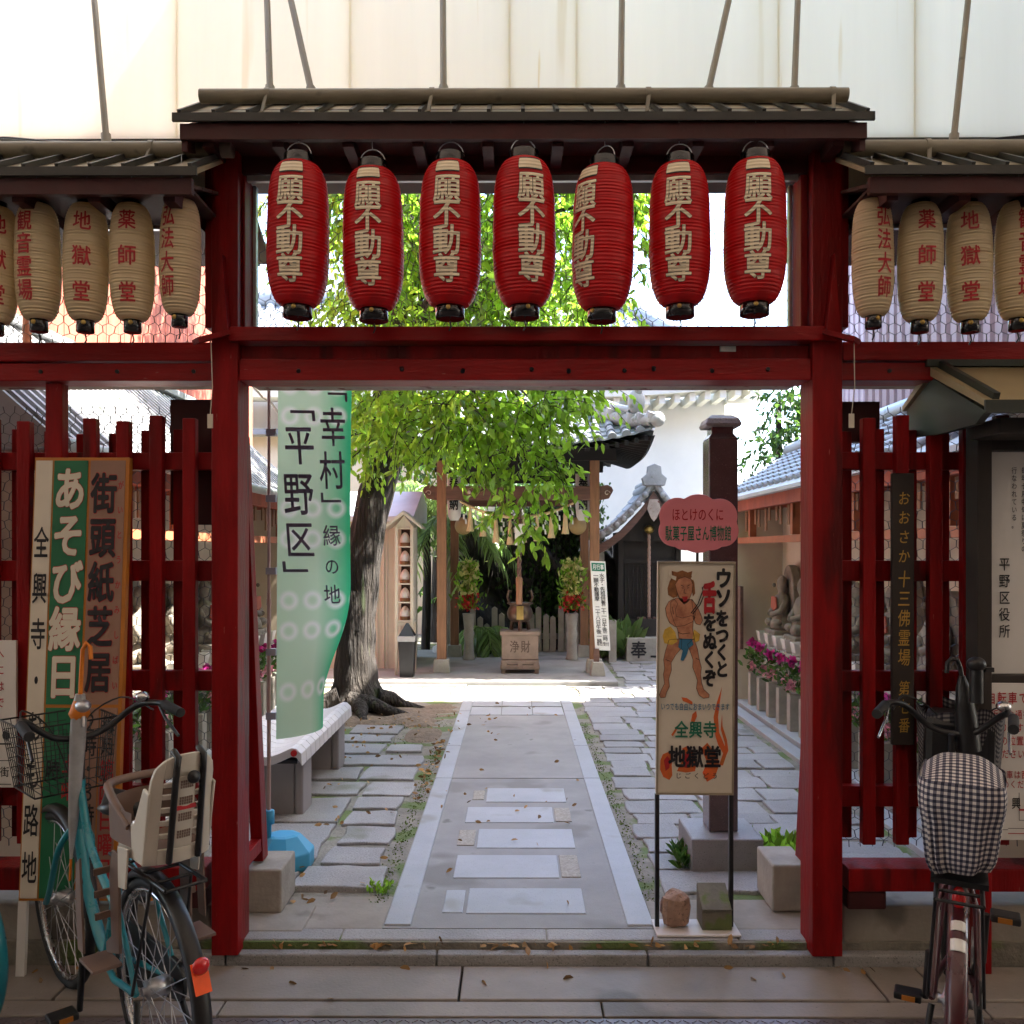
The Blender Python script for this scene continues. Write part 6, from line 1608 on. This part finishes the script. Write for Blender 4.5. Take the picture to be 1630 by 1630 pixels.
    for q, an in ((1, R(98)), (-1, R(-82))):
        e = bb + Vector((q*.085, .165*math.cos(an), .165*math.sin(an)))
        s = MB(); s.tube([bb+Vector((q*.06, 0, 0)), bb+Vector((q*.078, 0, 0)), e], [.014, .011, .010], 8); ck = s.build('crank', M['black'], T)
        s = MB(); s.box(e.x+q*.01-(.0 if q > 0 else .085), e.x+q*.01+(.085 if q > 0 else 0), e.y-.035, e.y+.035, e.z-.012, e.z+.012); pd = s.build('pedal', M['black'], ck, bevel=.006)
        s = MB()
        for yy in (-.037, .037): s.box(e.x+q*.05-.02, e.x+q*.05+.02, e.y+yy-.002, e.y+yy+.002, e.z-.008, e.z+.008)
        s.build('pedal_reflector', M['signorange'], pd)
    # rack
    s = MB()
    for x in (-.055, .055): s.tube([(x, .20, .70-.03), (x, .08, 2*r+.045), (x, -.24, 2*r+.045)], .006, 8); s.tube([(x, -.14, 2*r+.045), (x*1.3, -.0, r)], .005, 8)
    for y in (.06, -.06, -.16, -.24): s.tube([(-.055, y, 2*r+.045), (.055, y, 2*r+.045)], .005, 8)
    s.build('carrier', M['black'], T)
    if standup:
        s = MB()
        for q in (-1, 1): s.tube([(q*.06, .0, r-.02), (q*.10, -.10, .02)], .009, 8)
        s.tube([(-.10, -.10, .012), (.10, -.10, .012)], .009, 8); s.build('stand', M['black'], T)
    return T, f
def wire_basket(T, f, wb):
    s = MB(); z0, z1 = .74, .98
    def rec(k, z): 
        e = .02*k; return [(-.125-e, wb-.17-e*.3, z), (.125+e, wb-.17-e*.3, z), (.13+e, wb+.06+e, z), (-.13-e, wb+.06+e, z)]
    for i in range(8):
        k = i/7; q = rec(k*1.4, z0+(z1-z0)*k); s.tube([f(p) for p in q], .0035 if i in (0, 7) else .0016, 5, closed=True)
    a, b = rec(0, z0), rec(1.4, z1)
    for j in range(4):
        for t in [i/10 for i in range(10)]:
            p = Vector(a[j]).lerp(Vector(a[(j+1) % 4]), t); q = Vector(b[j]).lerp(Vector(b[(j+1) % 4]), t); s.bar(f(p), f(q), .0022, .0022, (1, .3, 0))
    for t in [i/8 for i in range(1, 8)]: s.bar(f(Vector(a[0]).lerp(Vector(a[1]), t)), f(Vector(a[3]).lerp(Vector(a[2]), t)), .0022, .0022)
    return s.build('basket', M['black'], T)
# ---- left: teal bicycle with a child seat
GZ = -.082
rA = .316; wbA = .91
bx0, by0 = -1.03, 2.66; fx0, fy0 = -1.64, 3.336
hd = math.atan2(-(fx0-bx0), fy0-by0)
T1, f1 = bicycle('teal bicycle with a beige child seat and a wire basket parked by the tall sign', (bx0, by0, GZ), hd, R(-2), rA, wbA, M['teal'], M['black'], R(1), bs=.86)
wire_basket(T1, f1, wbA)
zt = 2*rA+.06
s = MB()
def seatback(u, v): 
    w_ = 1-.10*v-.5*max(0, v-.86)**1.2*(1 if True else 0); x = (-.115+.23*u)*w_; return (x, -.19-.10*v-.045*(1-(2*u-1)**2), zt+.0+.385*v-.05*abs(2*u-1)**3*max(0, v-.7)/.3)
# beige shell built of an outer frame and slats
sh = MB()
def shell(u0, u1, v0, v1, t=.016):
    n = 6; vs = []
    for k in range(2):
        for i in range(n+1):
            for j in range(n+1):
                u = u0+(u1-u0)*i/n; v = v0+(v1-v0)*j/n; p = Vector(seatback(u, v)); vs.append(p + Vector((0, t*k, 0)))
    m_ = (n+1)**2; fs = []
    for i in range(n):
        for j in range(n):
            a = i*(n+1)+j; fs += [(a, a+1, a+n+2, a+n+1), (m_+a, m_+a+n+1, m_+a+n+2, m_+a+1)]
    for i in range(n):
        fs += [(i*(n+1), (i+1)*(n+1), m_+(i+1)*(n+1), m_+i*(n+1)), (i*(n+1)+n, m_+i*(n+1)+n, m_+(i+1)*(n+1)+n, (i+1)*(n+1)+n), (i, m_+i, m_+i+1, i+1), (n*(n+1)+i, n*(n+1)+i+1, m_+n*(n+1)+i+1, m_+n*(n+1)+i)]
    sh.add(vs, fs)
sh.smooth = True
shell(0, .16, .0, 1.0); shell(.84, 1, .0, 1.0); shell(.16, .84, .80, 1.0); shell(.36, .64, .14, .80); shell(.16, .84, 0, .14)
for v in (.24, .36, .48, .60, .71):
    shell(.16, .36, v, v+.045); shell(.64, .84, v, v+.045)
CS = sh.build('child_seat', M['offwhite'], T1, bevel=.003)
s = MB()
for q in (-1, 1):
    s.prism([(-.19, zt+.0), (-.27, zt+.26), (-.22, zt+.27), (-.12, zt+.13), (.04, zt+.10), (.04, zt+.0)], lambda u, v, d: (q*d, u, v), .105, .116)
s.build('seat_side', M['offwhite'], CS, bevel=.006)
s = MB(); s.box(-.104, .104, -.18, .06, zt+.0, zt+.04); s.build('seat_pan', M['brownplastic'], CS, bevel=.01)
s = MB(); s.tube(smooth([(-.115, -.08, zt+.11), (-.13, .06, zt+.20), (-.09, .14, zt+.22), (.09, .14, zt+.22), (.13, .06, zt+.20), (.115, -.08, zt+.11)]), .015, 10); s.grid(lambda u, v: Vector(smooth([(-.115, -.10, zt+.04), (-.13, .08, zt+.05), (0, .15, zt+.06), (.13, .08, zt+.05), (.115, -.10, zt+.04)], 6)[min(24, int(round(u*24)))])+Vector((0, 0, .12*v)), 24, 3); s.build('grab_bar', M['brownplastic'], CS)
for q in (-1, 1):
    s = MB()
    o = .122*q
    s.prism([(.0, zt-.0), (.02, zt-.36), (.16, zt-.40), (.16, zt-.36), (.10, zt-.32), (.10, zt-.1), (.06, zt+.0)], lambda u, v, d: (o+q*d, u, v), 0, .010)
    for z in (-.08, -.16, -.24): s.box(*sorted((o+q*.002, o+q*.06)), .10, .112, zt+z-.012, zt+z+.012)
    s.box(*sorted((o+q*.0, o+q*.10)), .02, .17, zt-.405, zt-.393)
    s.prism([(.11, zt-.36), (.115, zt-.02), (.16, zt-.05), (.18, zt-.2), (.17, zt-.36)], lambda u, v, d: (o+q*d, u, v), .095, .103)
    s.build('foot_guard', M['brownplastic'], CS, bevel=.002)
    s = MB(); s.prism([(-.10, zt+.04), (.0, zt+.03), (.01, zt-.12), (-.06, zt-.11)], lambda u, v, d: (o+q*d, u, v), .002, .01); s.build('bracket', M['offwhite'], CS, bevel=.003)
s = MB()
for u in (.30, .74): s.tube([Vector(seatback(u, v))+Vector((0, -.012, 0)) for v in [.02+.97*i/10 for i in range(11)]] + [Vector(seatback(u, 1.0))+Vector((0, .03, .012))], .011, 6)
s.build('strap', M['black'], CS)
s = MB(); p = Vector(seatback(.5, .82)); s.ball(p+Vector((.01, -.02, -.01)), .022, .014, .022, 12, 8); s.build('buckle', M['black'], CS)
s = MB(); s.box(-.035, .035, -.287, -.282, zt+.19, zt+.205); s.build('red_label', M['redink'], CS)
s = MB()
for v in (.24, .4, .55, .7):
    for i in range(6):
        for j in range(3):
            p = Vector(seatback(.41+.035*i, v+.025*j)); s.box(p.x-.003, p.x+.003, p.y-.002, p.y-.0005, p.z-.004, p.z+.004)
s.build('vent_holes', M['brownplastic'], CS)
A_ = Vector((0, -.20, zt)); CS.scale = (.80, .80, .80); CS.location = A_ + Vector((.0, .015, .045)) - A_*.80
s = MB(); s.lathe([(.022, 0), (.024, .006), (.016, .014), (.001, .016)], n=16, M=Matrix.Translation((.0, -.315, rA+.17)) @ Matrix.Rotation(R(90), 4, 'X')); s.build('reflector', M['reflector'], T1)
Rr = rA+.03
s = MB(); c0 = Vector((0, Rr*math.cos(R(150)), rA+Rr*math.sin(R(150)))); c1 = Vector((0, Rr*math.cos(R(163)), rA+Rr*math.sin(R(163))))
s.prism([(c0.y, c0.z), (c1.y, c1.z), (c1.y-.004, c1.z), (c0.y-.004, c0.z)], lambda u, v, d: (d, u, v), -.022, .022); s.build('permit_sticker', M['hiviz'], T1)
# camera like front lamp on the bars
s = MB(); lp = f1((0, wbA-.30, 1.055)); s.smooth = True; s.ball((lp[0], lp[1], lp[2]), .026, .034, .022, 14, 8); s.tube([(lp[0], lp[1], lp[2]-.02), (lp[0], lp[1], lp[2]-.07)], .009, 8); s.build('lamp', M['steel'], T1, bevel=.008)
# folded umbrella hooked on the left bicycle
M1 = Matrix.Translation((bx0, by0, GZ)) @ Matrix.Rotation(hd, 4, 'Z')
ub = M1 @ Vector((.10, wbA-.36, 1.02)) + Vector((-.155, 0, 0))
T = thing('umbrella', 'folded clear umbrella with orange handle hanging on the teal bicycle', 'umbrella', (ub.x, ub.y, ub.z-.62))
a = Vector((ub.x, ub.y-.03, ub.z+.04)); b = Vector((ub.x-.035, ub.y-.02, ub.z-.50)); L = lambda t: a.lerp(b, t)
s = MB(); s.smooth = True; s.tube([L(-.06), L(.05), L(.2), L(.45), L(.75), L(.98)], [.016, .026, .027, .023, .016, .005], 10); s.build('canopy', M['umb'], T)
s = MB(); s.tube([L(-.02), L(.03), L(.06), L(.10)], [.022, .030, .036, .024], 7); s.build('ribbon', M['orangecloth'], T)
s = MB(); s.tube([L(-.05), L(-.22), L(-.34), L(-.36)+Vector((.012, -.0, .012)), L(-.34)+Vector((.025, 0, .01)), L(-.28)+Vector((.03, 0, 0))], .0075, 8); s.tube([L(.97), L(1.12)], .0045, 6); s.build('handle', M['orangecloth'], T)
# ---- third bicycle, only its tail enters the picture
T3, f3 = bicycle('teal bicycle whose tail alone enters at the left edge', (-1.86, 2.96, GZ), R(62), R(-2), .32, 1.0, M['teal'], M['teal'], 0)
wire_basket(T3, f3, 1.0)
# ---- right: maroon bicycle with gingham basket covers
rB = .315; wbB = .95; qx, qy = 1.225, 2.58
hB = -math.atan2(1.62-1.225, 3.40-2.58)
T2, f2 = bicycle('dark red bicycle with a gingham covered rear basket parked at the right fence', (qx, qy, GZ), hB, R(1.5), rB, wbB, M['maroon'], M['maroon'], R(-6), basket='cloth', bs=.74)
# covered rear basket: puffed cloth skirt gathered below
def skirt(u, v):
    a = 2*PI*u; hw = .102*(1+.02*math.sin(6*a)); hl = .14
    c, s_ = math.cos(a), math.sin(a); e = .42
    x = hw*math.copysign(abs(c)**e, c); y = hl*math.copysign(abs(s_)**e, s_)
    k = 1.04+.05*math.sin(PI*min(1, v*2.2)) - .26*v**1.6 - .10*max(0, v-.88)/.12
    rip = .008*math.sin(a*13+2*math.sin(3*a))*v
    ll = math.hypot(x, y) or 1
    return (x*k+rip*x/ll, -.05+y*k+rip*y/ll, 2*rB+.340-.25*v - .012*math.sin(a*2)*v)
_c = [0.]
for i in range(96): _c.append(_c[-1] + math.hypot(skirt((i+1)/96, 0)[0]-skirt(i/96, 0)[0], skirt((i+1)/96, 0)[1]-skirt(i/96, 0)[1]))
arc = lambda a: _c[int(round(a*96))]
uvgrid('basket_cover', skirt, 96, 20, M['gingham'], lambda a, b: (arc(a)/.0165, b*.265/.0165), T2)
def top(u, v):
    a = 2*PI*u; x, y, z = skirt(u, 0); k = 1-v*.999
    yy = -.05+(y+.05)*k
    return (x*k, yy, z + .006 + .045*math.sin(min(1, (1-k)*1.5)*PI/2)*(.62+.38*math.tanh((yy+.07)*14)) - .015*k)
uvgrid('basket_lid', top, 96, 14, M['gingham'], lambda a, b: (skirt(a, 0)[0]*(1-b)/.0165+40, (skirt(a, 0)[1]+.05)*(1-b)/.0165+40), T2)
def fsk(u, v):
    a = 2*PI*u; c, s_ = math.cos(a), math.sin(a); e = .5
    x = .145*math.copysign(abs(c)**e, c); y = .12*math.copysign(abs(s_)**e, s_); k = 1.02-.12*v+.02*math.sin(9*a)*v
    return f2((x*k, wbB-.03+y*k, 1.0-.26*v+.02*math.sin(4*a)))
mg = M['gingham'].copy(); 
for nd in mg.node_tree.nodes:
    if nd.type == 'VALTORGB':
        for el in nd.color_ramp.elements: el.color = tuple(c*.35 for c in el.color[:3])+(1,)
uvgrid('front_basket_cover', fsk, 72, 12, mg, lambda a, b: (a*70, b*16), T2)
s = MB(); s.box(-.07, .07, -.14, .05, 2*rB+.055, 2*rB+.07); s.build('rear_basket', M['black'], T2)
s = MB(); s.box(*sorted((f2((0, wbB-.03, .95))[0]-.12, f2((0, wbB-.03, .95))[0]+.12)), wbB-.15, wbB+.08, .76, .98); s.build('front_basket', M['black'], T2, bevel=.03)
def onf(a0, a1, w, d, nm, m):
    Rr = rB+.024; n = 8; vs = []
    for i in range(n+1):
        a = a0+(a1-a0)*i/n
        for x in (-w, -w*.4, w*.4, w): vs.append((x, (Rr+d - .010*(abs(x)/.02)**2)*math.cos(a), rB+(Rr+d-.010*(abs(x)/.02)**2)*math.sin(a)))
    s = MB(); s.smooth = True; s.add(vs, [(4*i+k, 4*i+k+1, 4*i+5+k, 4*i+4+k) for i in range(n) for k in range(3)]); s.build(nm, m, T2, solid=.001)
onf(R(121), R(126), .018, .004, 'reflective_band', M['white']); onf(R(130), R(135.5), .018, .004, 'reflective_band', M['white'])
s = MB(); s.ball((0, -.125, rB+.335), .018, .014, .032, 12, 8); s.build('reflector', M['reflector'], T2)
s = MB()
for q in (-1, 1): s.tube([(q*.035, -.20, 2*rB+.04), (q*.05, -.19, rB+.1), (q*.055, 0, rB)], .0045, 6)
s.build('stays', M['maroon'], T2)
# umbrella stuck between the bars of the right bicycle
M2 = Matrix.Translation((qx, qy, GZ)) @ Matrix.Rotation(hB, 4, 'Z')
p = M2 @ Vector((-.055, wbB-.28, 1.0)) + Vector((.085, 0, 0))
T = thing('umbrella', 'black folded umbrella with hooked handle standing at the handlebar of the dark red bicycle', 'umbrella', (p.x, p.y, .75))
s = MB(); s.smooth = True; s.tube([(p.x+.03, p.y, .80), (p.x+.02, p.y, .92), (p.x+.01, p.y, 1.02), (p.x+.005, p.y, 1.06)], [.04, .036, .024, .011], 10); s.build('canopy', M['black'], T)
s = MB(); s.tube([(p.x+.005, p.y, 1.06), (p.x, p.y, 1.09), (p.x-.010, p.y, 1.115), (p.x-.03, p.y, 1.12), (p.x-.045, p.y, 1.105), (p.x-.047, p.y, 1.07)], .008, 10); s.build('handle', M['black'], T)
p = M2 @ Vector((.03, wbB-.33, 1.06)) + Vector((.045, 0, 0))
s = MB(); s.tube([(p.x, p.y, .98), (p.x, p.y, 1.10)], .022, 10); s.ball((p.x, p.y, 1.11), .032, .03, .026, 14, 8); s.box(p.x+.025, p.x+.055, p.y-.012, p.y+.012, 1.085, 1.10)
tag(s.build('bicycle_lamp', M['black'], loc=(p.x, p.y, .98)), 'small black lamp on a stalk at the handlebar of the dark red bicycle', 'lamp')
